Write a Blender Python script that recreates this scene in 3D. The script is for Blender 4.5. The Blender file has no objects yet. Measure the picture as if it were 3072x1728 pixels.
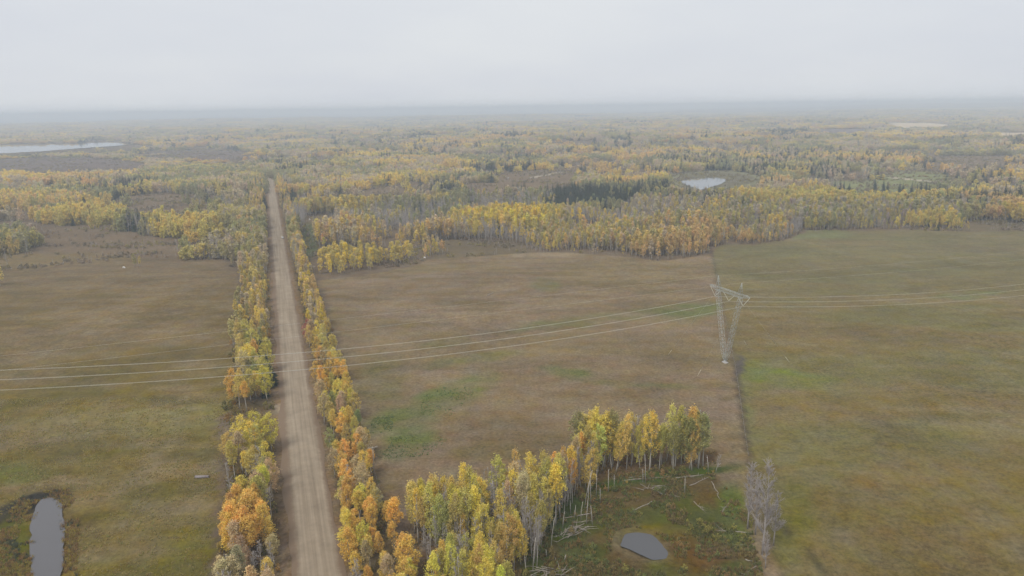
import bpy, bmesh, math, random
import numpy as np
from mathutils import Vector, Matrix

# ---------------------------------------------------------------- camera, sky, sun, exposure
SC = bpy.context.scene
COL = SC.collection
FOCAL = 2200.0                     # focal length in pixels of the 3072 px wide photograph
CAM_H = 120.0
PITCH, ROLL = math.radians(13.84), math.radians(0.85)
f_ = np.array([0, math.cos(PITCH), -math.sin(PITCH)])
r0 = np.array([1.0, 0, 0]); u0 = np.cross(r0, f_)
r_ = r0 * math.cos(ROLL) - u0 * math.sin(ROLL)
u_ = np.cross(r_, f_)
cd = bpy.data.cameras.new('camera')
cd.sensor_width = 36.0; cd.lens = 36.0 * FOCAL / 3072.0
cd.clip_start = 1.0; cd.clip_end = 90000.0
cam = bpy.data.objects.new('camera', cd); COL.objects.link(cam)
M = Matrix.Identity(4)
for i in range(3):
    M[i][0], M[i][1], M[i][2] = r_[i], u_[i], -f_[i]
M[2][3] = CAM_H
cam.matrix_world = M
SC.camera = cam

SUN_EL, SUN_AZ = math.radians(55), math.radians(215)      # azimuth clockwise from +Y
world = bpy.data.worlds.new('World'); SC.world = world; world.use_nodes = True
nt = world.node_tree; nt.nodes.clear()
N, L = nt.nodes.new, nt.links.new
sky = N('ShaderNodeTexSky'); sky.sky_type = 'NISHITA'; sky.sun_disc = False
sky.sun_elevation = SUN_EL; sky.sun_rotation = SUN_AZ; sky.dust_density = 4.0; sky.air_density = 1.0
tc = N('ShaderNodeTexCoord'); sp = N('ShaderNodeSeparateXYZ'); L(tc.outputs['Generated'], sp.inputs[0])
mz = N('ShaderNodeMath'); mz.operation = 'MAXIMUM'; mz.inputs[1].default_value = 0.0; L(sp.outputs['Z'], mz.inputs[0])
az = N('ShaderNodeMath'); az.operation = 'ADD'; az.inputs[1].default_value = 0.22; L(mz.outputs[0], az.inputs[0])
dx = N('ShaderNodeMath'); dx.operation = 'DIVIDE'; L(sp.outputs['X'], dx.inputs[0]); L(az.outputs[0], dx.inputs[1])
dy = N('ShaderNodeMath'); dy.operation = 'DIVIDE'; L(sp.outputs['Y'], dy.inputs[0]); L(az.outputs[0], dy.inputs[1])
cb = N('ShaderNodeCombineXYZ'); L(dx.outputs[0], cb.inputs[0]); L(dy.outputs[0], cb.inputs[1])
nz = N('ShaderNodeTexNoise'); nz.inputs['Scale'].default_value = 0.55; nz.inputs['Detail'].default_value = 4.0
nz.inputs['Roughness'].default_value = 0.5; L(cb.outputs[0], nz.inputs['Vector'])
rp = N('ShaderNodeValToRGB')
rp.color_ramp.elements[0].position = 0.3; rp.color_ramp.elements[0].color = (0.57, 0.595, 0.645, 1)
rp.color_ramp.elements[1].position = 0.7; rp.color_ramp.elements[1].color = (0.66, 0.678, 0.69, 1)
L(nz.outputs['Fac'], rp.inputs[0])
sc1 = N('ShaderNodeVectorMath'); sc1.operation = 'SCALE'; sc1.inputs['Scale'].default_value = 10.0
L(rp.outputs[0], sc1.inputs[0])
mx = N('ShaderNodeMixRGB'); mx.inputs[0].default_value = 0.93
L(sky.outputs[0], mx.inputs[1]); L(sc1.outputs[0], mx.inputs[2])
bg = N('ShaderNodeBackground'); bg.inputs['Strength'].default_value = 0.1
L(mx.outputs[0], bg.inputs['Color'])
wo = N('ShaderNodeOutputWorld'); L(bg.outputs[0], wo.inputs['Surface'])

sd = bpy.data.lights.new('sun', 'SUN'); sd.energy = 1.4; sd.angle = math.radians(25); sd.color = (1, 0.96, 0.9)
sun = bpy.data.objects.new('sun', sd); COL.objects.link(sun)
sdir = Vector((math.sin(SUN_AZ) * math.cos(SUN_EL), math.cos(SUN_AZ) * math.cos(SUN_EL), math.sin(SUN_EL)))
sun.rotation_euler = (-sdir).to_track_quat('-Z', 'Y').to_euler(); sun.location = (0, 0, 300)

vs = SC.view_settings
vs.view_transform = 'Standard'; vs.look = 'None'; vs.exposure = 0.3; vs.gamma = 1.0; vs.use_curve_mapping = False
SC.render.engine = 'CYCLES'
cy = SC.cycles
cy.max_bounces = 4; cy.diffuse_bounces = 2; cy.glossy_bounces = 2; cy.transmission_bounces = 2
cy.volume_bounces = 2; cy.transparent_max_bounces = 8; cy.use_denoising = True
HAZE = 0.00022

# ---------------------------------------------------------------- helpers
rng = np.random.default_rng(11)
random.seed(5)
VS = 3072.0 / 2576.0               # I measured most places on a 2576 px wide view of the photograph


def sstep(a, b, x):
    t = np.clip((np.asarray(x, float) - a) / (b - a), 0, 1)
    return t * t * (3 - 2 * t)


def _hash(ix, iy, s):
    h = (ix.astype(np.int64) * 374761393 + iy.astype(np.int64) * 668265263 + s * 974634777) & 0xFFFFFFFF
    h = ((h ^ (h >> 13)) * 1274126177) & 0xFFFFFFFF
    return ((h ^ (h >> 16)) & 0xFFFF) / 65535.0


def vnoise(x, y, s=0):
    x = np.asarray(x, float); y = np.asarray(y, float)
    ix, iy = np.floor(x), np.floor(y); fx, fy = x - ix, y - iy
    fx = fx * fx * (3 - 2 * fx); fy = fy * fy * (3 - 2 * fy)
    a = _hash(ix, iy, s); b = _hash(ix + 1, iy, s); c = _hash(ix, iy + 1, s); d = _hash(ix + 1, iy + 1, s)
    return (a * (1 - fx) + b * fx) * (1 - fy) + (c * (1 - fx) + d * fx) * fy


def fbm(x, y, s=0, o=4):
    v = 0.0; a = 0.5; t = 0.0
    for i in range(o):
        v = v + a * vnoise(x * 2 ** i + 17.3 * i, y * 2 ** i - 9.1 * i, s + i); t += a; a *= 0.5
    return v / t


def raydir(px, py):
    return f_ + r_ * (px - 1536) / FOCAL - u_ * (py - 864) / FOCAL


def project(x, y, z):
    """world -> pixel of the 2576 wide view (vectorised)"""
    x = np.asarray(x, float); y = np.asarray(y, float); z = np.asarray(z, float) - CAM_H
    k = np.maximum(x * f_[0] + y * f_[1] + z * f_[2], 1.0)
    a = x * r_[0] + y * r_[1] + z * r_[2]; b = x * u_[0] + y * u_[1] + z * u_[2]
    return (1536 + FOCAL * a / k) / VS, (864 - FOCAL * b / k) / VS


ROAD_O = np.array([-52.2, 170.8]); ROAD_D = np.array([-418.7 + 52.2, 1289.5 - 170.8]); ROAD_D = ROAD_D / np.linalg.norm(ROAD_D)
ROAD_R = np.array([ROAD_D[1], -ROAD_D[0]])


def road_xy(s, o):
    return ROAD_O + ROAD_D * s + ROAD_R * o


def road_so(x, y):
    x = np.asarray(x, float) - ROAD_O[0]; y = np.asarray(y, float) - ROAD_O[1]
    return x * ROAD_D[0] + y * ROAD_D[1], x * ROAD_R[0] + y * ROAD_R[1]


def height(x, y):
    x = np.asarray(x, float); y = np.asarray(y, float)
    d = np.hypot(x, y)
    n1 = fbm(x / 130, y / 130, 3, 3) - 0.5
    n2 = fbm(x / 900, y / 900, 7, 3) - 0.5
    n3 = fbm(x / 3200, y / 3200, 9, 3) - 0.5
    s, o = road_so(x, y)
    flat = sstep(8, 40, np.abs(o)) * 0.85 + 0.15
    h = n1 * 2.6 * flat * (1 - 0.6 * sstep(900, 2500, d))
    lakeward = sstep(-0.36, -0.56, x / np.maximum(y, 50)) * sstep(1400, 1900, d) * (1 - sstep(5000, 8000, d))
    h = h + n2 * 44 * sstep(1100, 2600, d) * (1 - lakeward) + n3 * 70 * sstep(3500, 9000, d) * (1 - lakeward)
    h = h + 70 * sstep(0.05, 0.65, x / np.maximum(y, 50)) * sstep(6000, 15000, d)
    ditch = np.exp(-((np.abs(o) - 9.2) / 2.2) ** 2) * (d < 1500)
    h = h - 0.5 * ditch
    # ponds lie in shallow bowls
    for (cx, cy_, rx, ry, dep) in BOWLS:
        q = ((x - cx) / rx) ** 2 + ((y - cy_) / ry) ** 2
        h = h * (1 - np.exp(-q * q)) - dep * np.exp(-q * q)
    return h


def at0(vx, vy, z=0.0):
    d = raydir(vx * VS, vy * VS); t = (z - CAM_H) / d[2]
    return np.array([d[0] * t, d[1] * t])


def at(vx, vy, z=0.0):
    """pixel of the 2576 px view -> the ground point it shows"""
    p = at0(vx, vy, z)
    for _ in range(3):
        p = at0(vx, vy, z + float(height(p[0], p[1])))
    return p


pl = at0(120, 1370); pc = at0(1618, 1380); pr = at0(1765, 459)
BOWLS = [(pl[0], pl[1], 22, 40, 0.9), (pc[0], pc[1], 24, 24, 0.9), (pr[0], pr[1], 120, 130, 1.2)]


def inpoly(poly, x, y):
    x = np.asarray(x, float); y = np.asarray(y, float)
    c = np.zeros(x.shape, bool); n = len(poly)
    for i in range(n):
        x1, y1 = poly[i]; x2, y2 = poly[(i + 1) % n]
        if y1 == y2: continue
        c ^= ((y1 > y) != (y2 > y)) & (x < (x2 - x1) * (y - y1) / (y2 - y1) + x1)
    return c


def ell(x, y, cx, cy_, rx, ry, tilt=0.0):
    t = math.radians(tilt); dx_, dy_ = x - cx, y - cy_
    a = (dx_ * math.cos(t) - dy_ * math.sin(t)) / rx; b = (dx_ * math.sin(t) + dy_ * math.cos(t)) / ry
    return np.sqrt(a * a + b * b)


def tag(o, label=None, cat=None, group=None, kind=None):
    if label: o['label'] = label
    if cat: o['category'] = cat
    if group: o['group'] = group
    if kind: o['kind'] = kind
    return o


def link(o, parent=None):
    COL.objects.link(o)
    if parent is not None: o.parent = parent
    return o


def empty(name, loc=(0, 0, 0), rz=0.0):
    o = bpy.data.objects.new(name, None); o.empty_display_size = 0.5
    o.location = loc; o.rotation_euler = (0, 0, rz)
    return link(o)


def mesh_np(name, v, faces, mat=None, smooth=False):
    """faces: list of arrays (n,k)"""
    me = bpy.data.meshes.new(name)
    v = np.asarray(v, np.float32)
    groups = [np.asarray(f, np.int32) for f in faces if len(f)]
    me.vertices.add(len(v)); me.vertices.foreach_set('co', v.ravel())
    nl = sum(g.size for g in groups); nf = sum(len(g) for g in groups)
    me.loops.add(nl); me.polygons.add(nf)
    me.loops.foreach_set('vertex_index', np.concatenate([g.ravel() for g in groups]))
    tot = np.concatenate([np.full(len(g), g.shape[1], np.int32) for g in groups])
    me.polygons.foreach_set('loop_start', np.concatenate([[0], np.cumsum(tot)[:-1]]).astype(np.int32))
    me.polygons.foreach_set('loop_total', tot)
    if smooth: me.polygons.foreach_set('use_smooth', np.ones(nf, bool))
    me.update(calc_edges=True); me.validate()
    if mat: me.materials.append(mat)
    return me


class MB:
    """collects simple solids into one mesh"""
    def __init__(s): s.v = []; s.q = []; s.t = []

    def add(s, v, q=(), t=()):
        b = len(s.v); s.v += [tuple(map(float, p)) for p in v]
        s.q += [tuple(b + i for i in f) for f in q]; s.t += [tuple(b + i for i in f) for f in t]

    def box(s, x0, x1, y0, y1, z0, z1):
        s.add([(x0, y0, z0), (x1, y0, z0), (x1, y1, z0), (x0, y1, z0), (x0, y0, z1), (x1, y0, z1), (x1, y1, z1), (x0, y1, z1)],
              [(0, 3, 2, 1), (4, 5, 6, 7), (0, 1, 5, 4), (1, 2, 6, 5), (2, 3, 7, 6), (3, 0, 4, 7)])

    def tube(s, pts, rad, n=5, cap=True):
        pts = [Vector(p) for p in pts]
        if not hasattr(rad, '__len__'): rad = [rad] * len(pts)
        b = len(s.v)
        for i, p in enumerate(pts):
            d = (pts[min(i + 1, len(pts) - 1)] - pts[max(i - 1, 0)]).normalized()
            a = d.cross(Vector((0, 0, 1)));
            if a.length < 1e-3: a = d.cross(Vector((1, 0, 0)))
            a.normalize(); c = d.cross(a)
            for k in range(n):
                w = 2 * math.pi * k / n
                s.v.append(tuple(p + (a * math.cos(w) + c * math.sin(w)) * rad[i]))
        for i in range(len(pts) - 1):
            for k in range(n):
                k2 = (k + 1) % n
                s.q.append((b + i * n + k, b + i * n + k2, b + (i + 1) * n + k2, b + (i + 1) * n + k))
        if cap:
            for i, o in ((0, 1), (len(pts) - 1, 0)):
                c0 = len(s.v); s.v.append(tuple(pts[i]))
                for k in range(n):
                    k2 = (k + 1) % n
                    s.t.append((c0, b + i * n + k, b + i * n + k2) if not o else (c0, b + i * n + k2, b + i * n + k))

    def bar(s, p, q, w):
        s.tube([p, q], w, 4)

    def mesh(s, name, mat, smooth=False):
        return mesh_np(name, s.v, [s.q, s.t], mat, smooth)

    def build(s, name, mat, parent=None, smooth=False):
        return link(bpy.data.objects.new(name, s.mesh(name, mat, smooth)), parent)


# ---------------------------------------------------------------- materials
def new_mat(name):
    m = bpy.data.materials.new(name); m.use_nodes = True; t = m.node_tree; t.nodes.clear()
    out = t.nodes.new('ShaderNodeOutputMaterial')
    return m, t, out


def mat_noise(name, c1, c2, scale=1.0, rough=0.85, detail=4.0, bump=0.0, metallic=0.0, spec=0.3):
    m, t, out = new_mat(name)
    tc = t.nodes.new('ShaderNodeTexCoord'); n = t.nodes.new('ShaderNodeTexNoise')
    n.inputs['Scale'].default_value = scale; n.inputs['Detail'].default_value = detail
    t.links.new(tc.outputs['Object'], n.inputs['Vector'])
    r = t.nodes.new('ShaderNodeValToRGB'); r.color_ramp.elements[0].position = 0.32; r.color_ramp.elements[1].position = 0.68
    r.color_ramp.elements[0].color = (*c1, 1); r.color_ramp.elements[1].color = (*c2, 1)
    t.links.new(n.outputs['Fac'], r.inputs[0])
    b = t.nodes.new('ShaderNodeBsdfPrincipled'); b.inputs['Roughness'].default_value = rough
    b.inputs['Metallic'].default_value = metallic; b.inputs['Specular IOR Level'].default_value = spec
    t.links.new(r.outputs[0], b.inputs['Base Color'])
    if bump:
        bp = t.nodes.new('ShaderNodeBump'); bp.inputs['Strength'].default_value = bump; bp.inputs['Distance'].default_value = 0.2
        t.links.new(n.outputs['Fac'], bp.inputs['Height']); t.links.new(bp.outputs[0], b.inputs['Normal'])
    t.links.new(b.outputs[0], out.inputs['Surface'])
    return m


def mat_leaf(name, instancer, transl=0.45):
    """leaf colour comes from the tree's own tint; every leaf varies a little"""
    m, t, out = new_mat(name)
    if instancer:
        a = t.nodes.new('ShaderNodeAttribute'); a.attribute_type = 'INSTANCER'; a.attribute_name = 'tint'; col = a.outputs['Color']
    else:
        a = t.nodes.new('ShaderNodeObjectInfo'); col = a.outputs['Color']
    g = t.nodes.new('ShaderNodeNewGeometry')
    mr = t.nodes.new('ShaderNodeMapRange'); mr.inputs['To Min'].default_value = 0.62; mr.inputs['To Max'].default_value = 1.38
    t.links.new(g.outputs['Random Per Island'], mr.inputs['Value'])
    tc = t.nodes.new('ShaderNodeTexCoord'); n = t.nodes.new('ShaderNodeTexNoise'); n.inputs['Scale'].default_value = 0.45
    n.inputs['Detail'].default_value = 2.0; t.links.new(tc.outputs['Object'], n.inputs['Vector'])
    hs = t.nodes.new('ShaderNodeHueSaturation')
    hr = t.nodes.new('ShaderNodeMapRange'); hr.inputs['From Min'].default_value = 0.3; hr.inputs['From Max'].default_value = 0.7
    hr.inputs['To Min'].default_value = 0.494; hr.inputs['To Max'].default_value = 0.516
    t.links.new(n.outputs['Fac'], hr.inputs['Value']); t.links.new(hr.outputs[0], hs.inputs['Hue'])
    t.links.new(mr.outputs[0], hs.inputs['Value']); t.links.new(col, hs.inputs['Color'])
    d = t.nodes.new('ShaderNodeBsdfDiffuse'); tr = t.nodes.new('ShaderNodeBsdfTranslucent'); mxx = t.nodes.new('ShaderNodeMixShader')
    mxx.inputs[0].default_value = transl
    t.links.new(hs.outputs[0], d.inputs['Color']); t.links.new(hs.outputs[0], tr.inputs['Color'])
    t.links.new(d.outputs[0], mxx.inputs[1]); t.links.new(tr.outputs[0], mxx.inputs[2])
    t.links.new(mxx.outputs[0], out.inputs['Surface'])
    return m


def mat_water(name, col, rough, bump=0.02, scale=0.6):
    m, t, out = new_mat(name)
    b = t.nodes.new('ShaderNodeBsdfPrincipled'); b.inputs['Base Color'].default_value = (*col, 1)
    b.inputs['Roughness'].default_value = rough; b.inputs['IOR'].default_value = 1.33
    tc = t.nodes.new('ShaderNodeTexCoord'); n = t.nodes.new('ShaderNodeTexNoise'); n.inputs['Scale'].default_value = scale
    t.links.new(tc.outputs['Object'], n.inputs['Vector'])
    bp = t.nodes.new('ShaderNodeBump'); bp.inputs['Strength'].default_value = bump; bp.inputs['Distance'].default_value = 0.1
    t.links.new(n.outputs['Fac'], bp.inputs['Height']); t.links.new(bp.outputs[0], b.inputs['Normal'])
    t.links.new(b.outputs[0], out.inputs['Surface'])
    return m


def mat_ground(name):
    """cover colour per place (attribute) broken up by several scales of procedural noise"""
    m, t, out = new_mat(name)
    lk = t.links.new
    at_ = t.nodes.new('ShaderNodeAttribute'); at_.attribute_name = 'cover'
    ga = t.nodes.new('ShaderNodeAttribute'); ga.attribute_name = 'grain'
    tc = t.nodes.new('ShaderNodeTexCoord')

    def noise(scale, detail, rough=0.6):
        n = t.nodes.new('ShaderNodeTexNoise'); n.inputs['Scale'].default_value = scale; n.inputs['Detail'].default_value = detail
        n.inputs['Roughness'].default_value = rough; lk(tc.outputs['Object'], n.inputs['Vector']); return n.outputs['Fac']

    def mrange(v, a, b, c, d):
        r = t.nodes.new('ShaderNodeMapRange'); r.inputs['From Min'].default_value = a; r.inputs['From Max'].default_value = b
        r.inputs['To Min'].default_value = c; r.inputs['To Max'].default_value = d; lk(v, r.inputs['Value']); return r.outputs[0]

    def math_(op, a, b):
        n = t.nodes.new('ShaderNodeMath'); n.operation = op
        for i, q in enumerate((a, b)):
            if isinstance(q, (int, float)): n.inputs[i].default_value = q
            else: lk(q, n.inputs[i])
        return n.outputs[0]
    fine, mid, big = noise(0.85, 4, 0.75), noise(0.2, 5, 0.7), noise(0.022, 5, 0.6)
    v = math_('ADD', mrange(fine, 0.3, 0.7, -0.36, 0.36), mrange(mid, 0.3, 0.7, -0.17, 0.17))
    v = math_('ADD', v, mrange(big, 0.3, 0.7, -0.17, 0.17))  # broad mottling, also stands in for shading on the field swells
    v = math_('MULTIPLY', v, ga.outputs['Fac']); v = math_('ADD', v, 1.0)
    hue = mrange(noise(0.11, 6, 0.75), 0.32, 0.68, 0.487, 0.515)
    sat = mrange(noise(0.09, 4, 0.65), 0.3, 0.7, 0.80, 1.2)
    hs = t.nodes.new('ShaderNodeHueSaturation'); lk(hue, hs.inputs['Hue']); lk(sat, hs.inputs['Saturation'])
    lk(v, hs.inputs['Value']); lk(at_.outputs['Color'], hs.inputs['Color'])
    d = t.nodes.new('ShaderNodeBsdfDiffuse'); lk(hs.outputs[0], d.inputs['Color']); d.inputs['Roughness'].default_value = 0.8
    bp = t.nodes.new('ShaderNodeBump'); bp.inputs['Strength'].default_value = 0.6; bp.inputs['Distance'].default_value = 0.35
    lk(fine, bp.inputs['Height']); lk(bp.outputs[0], d.inputs['Normal'])
    lk(d.outputs[0], out.inputs['Surface'])
    return m


MAT = {
    'ground': mat_ground('ground_cover'),
    'leaf': mat_leaf('autumn_leaves', False),
    'leaf_far': mat_leaf('autumn_leaves_far', True),
    'bark': mat_noise('aspen_bark', (0.34, 0.31, 0.265), (0.58, 0.54, 0.475), 1.3, 0.9),
    'bark_grey': mat_noise('grey_twigs', (0.29, 0.255, 0.235), (0.44, 0.395, 0.37), 1.1, 0.95),
    'bark_dark': mat_noise('spruce_bark', (0.05, 0.04, 0.03), (0.10, 0.08, 0.06), 2.0, 0.95),
    'log': mat_noise('weathered_wood', (0.24, 0.20, 0.16), (0.44, 0.39, 0.33), 1.7, 0.9),
    'post': mat_noise('fence_wood', (0.16, 0.13, 0.10), (0.28, 0.24, 0.19), 4.0, 0.9),
    'steel': mat_noise('galvanised_steel', (0.40, 0.43, 0.42), (0.56, 0.58, 0.56), 0.8, 0.6, metallic=0.15),
    'wire': mat_noise('aluminium_wire', (0.52, 0.50, 0.44), (0.62, 0.60, 0.54), 0.1, 0.6, metallic=0.1),
    'glassins': mat_noise('insulator_glass', (0.62, 0.60, 0.50), (0.74, 0.72, 0.62), 3.0, 0.3),
    'guard': mat_noise('guy_guard', (0.62, 0.58, 0.45), (0.72, 0.68, 0.55), 3.0, 0.5),
    'concrete': mat_noise('concrete', (0.40, 0.38, 0.36), (0.52, 0.50, 0.47), 3.0, 0.9),
    'pipe': mat_noise('weathered_pipe', (0.24, 0.20, 0.20), (0.36, 0.32, 0.32), 1.5, 0.7),
    'dark': mat_noise('dark_rubber', (0.02, 0.02, 0.02), (0.04, 0.04, 0.04), 5.0, 0.8),
    'white': mat_noise('white_paint', (0.74, 0.73, 0.71), (0.82, 0.81, 0.79), 2.0, 0.35, spec=0.5),
    'glass': mat_noise('dark_glass', (0.03, 0.035, 0.04), (0.05, 0.055, 0.06), 2.0, 0.1, spec=0.6),
    'lamp': mat_noise('lamp_glass', (0.80, 0.78, 0.74), (0.88, 0.86, 0.82), 2.0, 0.15, spec=0.6),
    'roof': mat_noise('metal_roof', (0.66, 0.67, 0.68), (0.78, 0.79, 0.80), 0.3, 0.4, spec=0.5),
    'wall': mat_noise('painted_wall', (0.45, 0.42, 0.38), (0.58, 0.55, 0.50), 0.6, 0.8),
    'rock': mat_noise('pale_rock', (0.58, 0.56, 0.53), (0.76, 0.74, 0.71), 1.6, 0.85, bump=0.5),
    'water': mat_water('pond_water', (0.120, 0.115, 0.118), 0.06, 0.06),
    'mudwater': mat_water('silty_water', (0.10, 0.10, 0.104), 0.2),
    'lake': mat_water('lake_water', (0.10, 0.11, 0.115), 0.05, 0.003, 0.05),
}

# ---------------------------------------------------------------- where things are (2576 px view)
FIELD_A = [(800, 705), (850, 701), (930, 691), (1050, 666), (1080, 652), (1200, 645), (1330, 636), (1420, 635), (1560, 645),
           (1650, 656), (1700, 653), (1788, 640), (1800, 700), (1850, 920), (1880, 1140), (1960, 1449), (1990, 1560), (1090, 1600),
           (1060, 1449), (1000, 1300), (930, 1150), (880, 960), (840, 830)]
FIELD_B = [(1788, 640), (1810, 617), (1900, 615), (1970, 607), (2030, 581), (2200, 578), (2420, 582), (2760, 580), (2900, 1560),
           (1990, 1560), (1960, 1449), (1880, 1140), (1850, 920), (1800, 700)]
PASTURE = [(-160, 700), (40, 682), (160, 668), (330, 652), (430, 652), (560, 656), (600, 690), (596, 800), (600, 1000), (560, 1060),
           (545, 1250), (530, 1460), (520, 1600), (-300, 1600)]
MARSH = [(1380, 1300), (1440, 1240), (1540, 1200), (1680, 1180), (1790, 1195), (1850, 1250), (1890, 1330), (1920, 1449), (1940, 1560),
         (1280, 1600), (1310, 1420)]
# visible openings in the woods: (cx, cy, rx, ry, colour key)
OPEN = [(390, 506, 85, 20, 'meadow'), (215, 600, 150, 22, 'meadow'), (350, 618, 120, 22, 'meadow'), (20, 541, 55, 12, 'meadow'),
        (150, 655, 190, 16, 'meadow2'), (1190, 622, 130, 20, 'swamp'), (1345, 452, 105, 20, 'meadow'), (1230, 470, 70, 10, 'meadow'),
        (2290, 443, 90, 11, 'green'), (2240, 468, 150, 14, 'green'), (2080, 461, 70, 6, 'green'), (2500, 570, 90, 12, 'swamp'),
        (810, 556, 45, 14, 'meadow'), (778, 600, 22, 34, 'green2'), (140, 414, 230, 17, 'heath'), (2450, 400, 150, 9, 'meadow'),
        (980, 481, 46, 9, 'meadow'), (2120, 328, 90, 4, 'heath'), (1960, 343, 60, 3.5, 'heath'),
        (2310, 314, 85, 4.5, 'tan'), (2560, 338, 105, 4.5, 'tan'), (500, 385, 150, 6, 'heath'), (2560, 590, 60, 20, 'swamp')]
PONDR = [(1712, 458), (1735, 449), (1790, 446), (1826, 451), (1815, 462), (1790, 470), (1764, 477), (1745, 472), (1722, 464)]


def open_mask(vx, vy):
    m = np.zeros(np.shape(vx), bool)
    for cx, cy_, rx, ry, k in OPEN:
        m |= ell(vx, vy, cx, cy_, rx, ry) < 1
    m |= ell(vx, vy, 1800, 452, 125, 24) < 1                          # reedy bowl round the far pond
    return m


LAKE = [(-420, 402), (0, 386), (100, 381), (200, 373), (290, 367), (352, 361.5), (280, 358), (160, 361.5), (0, 364), (-420, 370)]
CUTLINE = [(1758, 474), (1768, 540), (1786, 612), (1792, 645)]


def near_line(vx, vy, pts, w):
    best = np.full(np.shape(vx), 1e9)
    for (x1, y1), (x2, y2) in zip(pts[:-1], pts[1:]):
        L2 = (x2 - x1) ** 2 + (y2 - y1) ** 2
        t = np.clip(((vx - x1) * (x2 - x1) + (vy - y1) * (y2 - y1)) / L2, 0, 1)
        best = np.minimum(best, np.hypot(vx - x1 - t * (x2 - x1), vy - y1 - t * (y2 - y1)))
    return best < w


def world_line(x, y, pts):
    """metres to a line on the ground given in view pixels"""
    P = [at0(*p) for p in pts]; best = np.full(np.shape(x), 1e9); side = np.zeros(np.shape(x))
    for a, b in zip(P[:-1], P[1:]):
        d = b - a; t = np.clip(((x - a[0]) * d[0] + (y - a[1]) * d[1]) / (d @ d), 0, 1)
        ex, ey = x - a[0] - t * d[0], y - a[1] - t * d[1]; q = np.hypot(ex, ey)
        s_ = np.sign(ex * d[1] - ey * d[0]); side = np.where(q < best, s_, side); best = np.minimum(best, q)
    return best * side


FENCELINE = [(1792, 640), (1805, 705), (1850, 925), (1882, 1150), (1960, 1449), (2000, 1600)]

def outline(pts, wobble=0.0, seed=0):
    P = [np.array(p, float) for p in pts]; out = []; n = len(P)
    for i in range(n):                                     # smooth closed outline
        a, b, c, d = P[i - 1], P[i], P[(i + 1) % n], P[(i + 2) % n]
        for t in np.linspace(0, 1, 9)[:-1]:
            q = 0.5 * ((2 * b) + (-a + c) * t + (2 * a - 5 * b + 4 * c - d) * t * t + (-a + 3 * b - 3 * c + d) * t ** 3)
            out.append(q + (np.array([fbm(q[0] / 4.5, q[1] / 4.5, seed, 3), fbm(q[0] / 4.5, q[1] / 4.5, seed + 9, 3)]) - 0.5) * wobble)
    return np.array(out)


# ---------------------------------------------------------------- ground sheet
def axis(lo, hi, step, far_lo, far_hi, g):
    a = list(np.arange(lo, hi + step, step))
    s = step
    while a[-1] < far_hi: s *= g; a.append(a[-1] + s)
    s = step; b = [lo]
    while b[-1] > far_lo: s *= g; b.append(b[-1] - s)
    return np.array(b[:0:-1] + a)


gx = axis(-330, 430, 2.4, -19000, 21000, 1.03); gy = axis(140, 760, 2.4, -300, 24000, 1.022)
GX, GY = np.meshgrid(gx, gy)
X, Y = GX.ravel(), GY.ravel()
Z = height(X, Y)
D = np.hypot(X, Y)
VX, VY = project(X, Y, Z)
behind = Y < 60
wob = np.clip(500 / np.maximum(D, 150), 0.15, 2.2)
WX = VX + (fbm(X / 14, Y / 14, 21, 4) - 0.5) * 26 * wob; WY = VY + (fbm(X / 14, Y / 14, 25, 4) - 0.5) * 16 * wob
C = {
    'forest': (0.15, 0.115, 0.08), 'fieldA': (0.192, 0.145, 0.098), 'fieldB': (0.168, 0.132, 0.064), 'pasture': (0.165, 0.128, 0.050),
    'marsh': (0.10, 0.072, 0.032), 'shaded_litter': (0.125, 0.083, 0.046), 'meadow': (0.168, 0.127, 0.086), 'meadow2': (0.19, 0.145, 0.082),
    'swamp': (0.135, 0.108, 0.07), 'green': (0.19, 0.195, 0.10), 'green2': (0.10, 0.11, 0.055), 'pale': (0.36, 0.31, 0.25), 'pale2': (0.25, 0.22, 0.17),
    'heath': (0.155, 0.122, 0.105), 'ditch': (0.20, 0.145, 0.10), 'tan': (0.52, 0.42, 0.29),
}
C = {k: np.array(v) for k, v in C.items()}
cov = np.tile(C['forest'], (len(X), 1)); grain = np.full(len(X), 1.0)


def blend(mask, col, k=1.0):
    global cov
    w = (np.asarray(mask, float) * k)[:, None]; cov = cov * (1 - w) + np.asarray(col) * w


patch = fbm(X / 600, Y / 600, 41, 3)
blend(sstep(0.5, 0.62, patch) * sstep(900, 2500, D), C['meadow'])
blend(sstep(3000, 7000, D), (0.12, 0.10, 0.075))
for cx, cy_, rx, ry, k in OPEN:
    blend(sstep(1.35, 0.85, ell(WX, WY, cx, cy_ + 6, rx, ry + 6) ) * ~behind, C[k])
e = ell(WX, VY, 1800, 452, 140, 28); blend(sstep(1.15, 0.9, e), (0.15, 0.135, 0.09))
blend(sstep(0.12, 0.0, np.abs(ell(VX, VY, 1800, 452, 118, 22) - 0.92)), (0.22, 0.22, 0.14), 0.7)
for q in [[(2230, 309), (2330, 310), (2390, 317), (2300, 318)], [(2455, 334), (2640, 333), (2640, 342), (2480, 342)]]:
    blend(inpoly(q, VX, VY), C['tan'])
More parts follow.
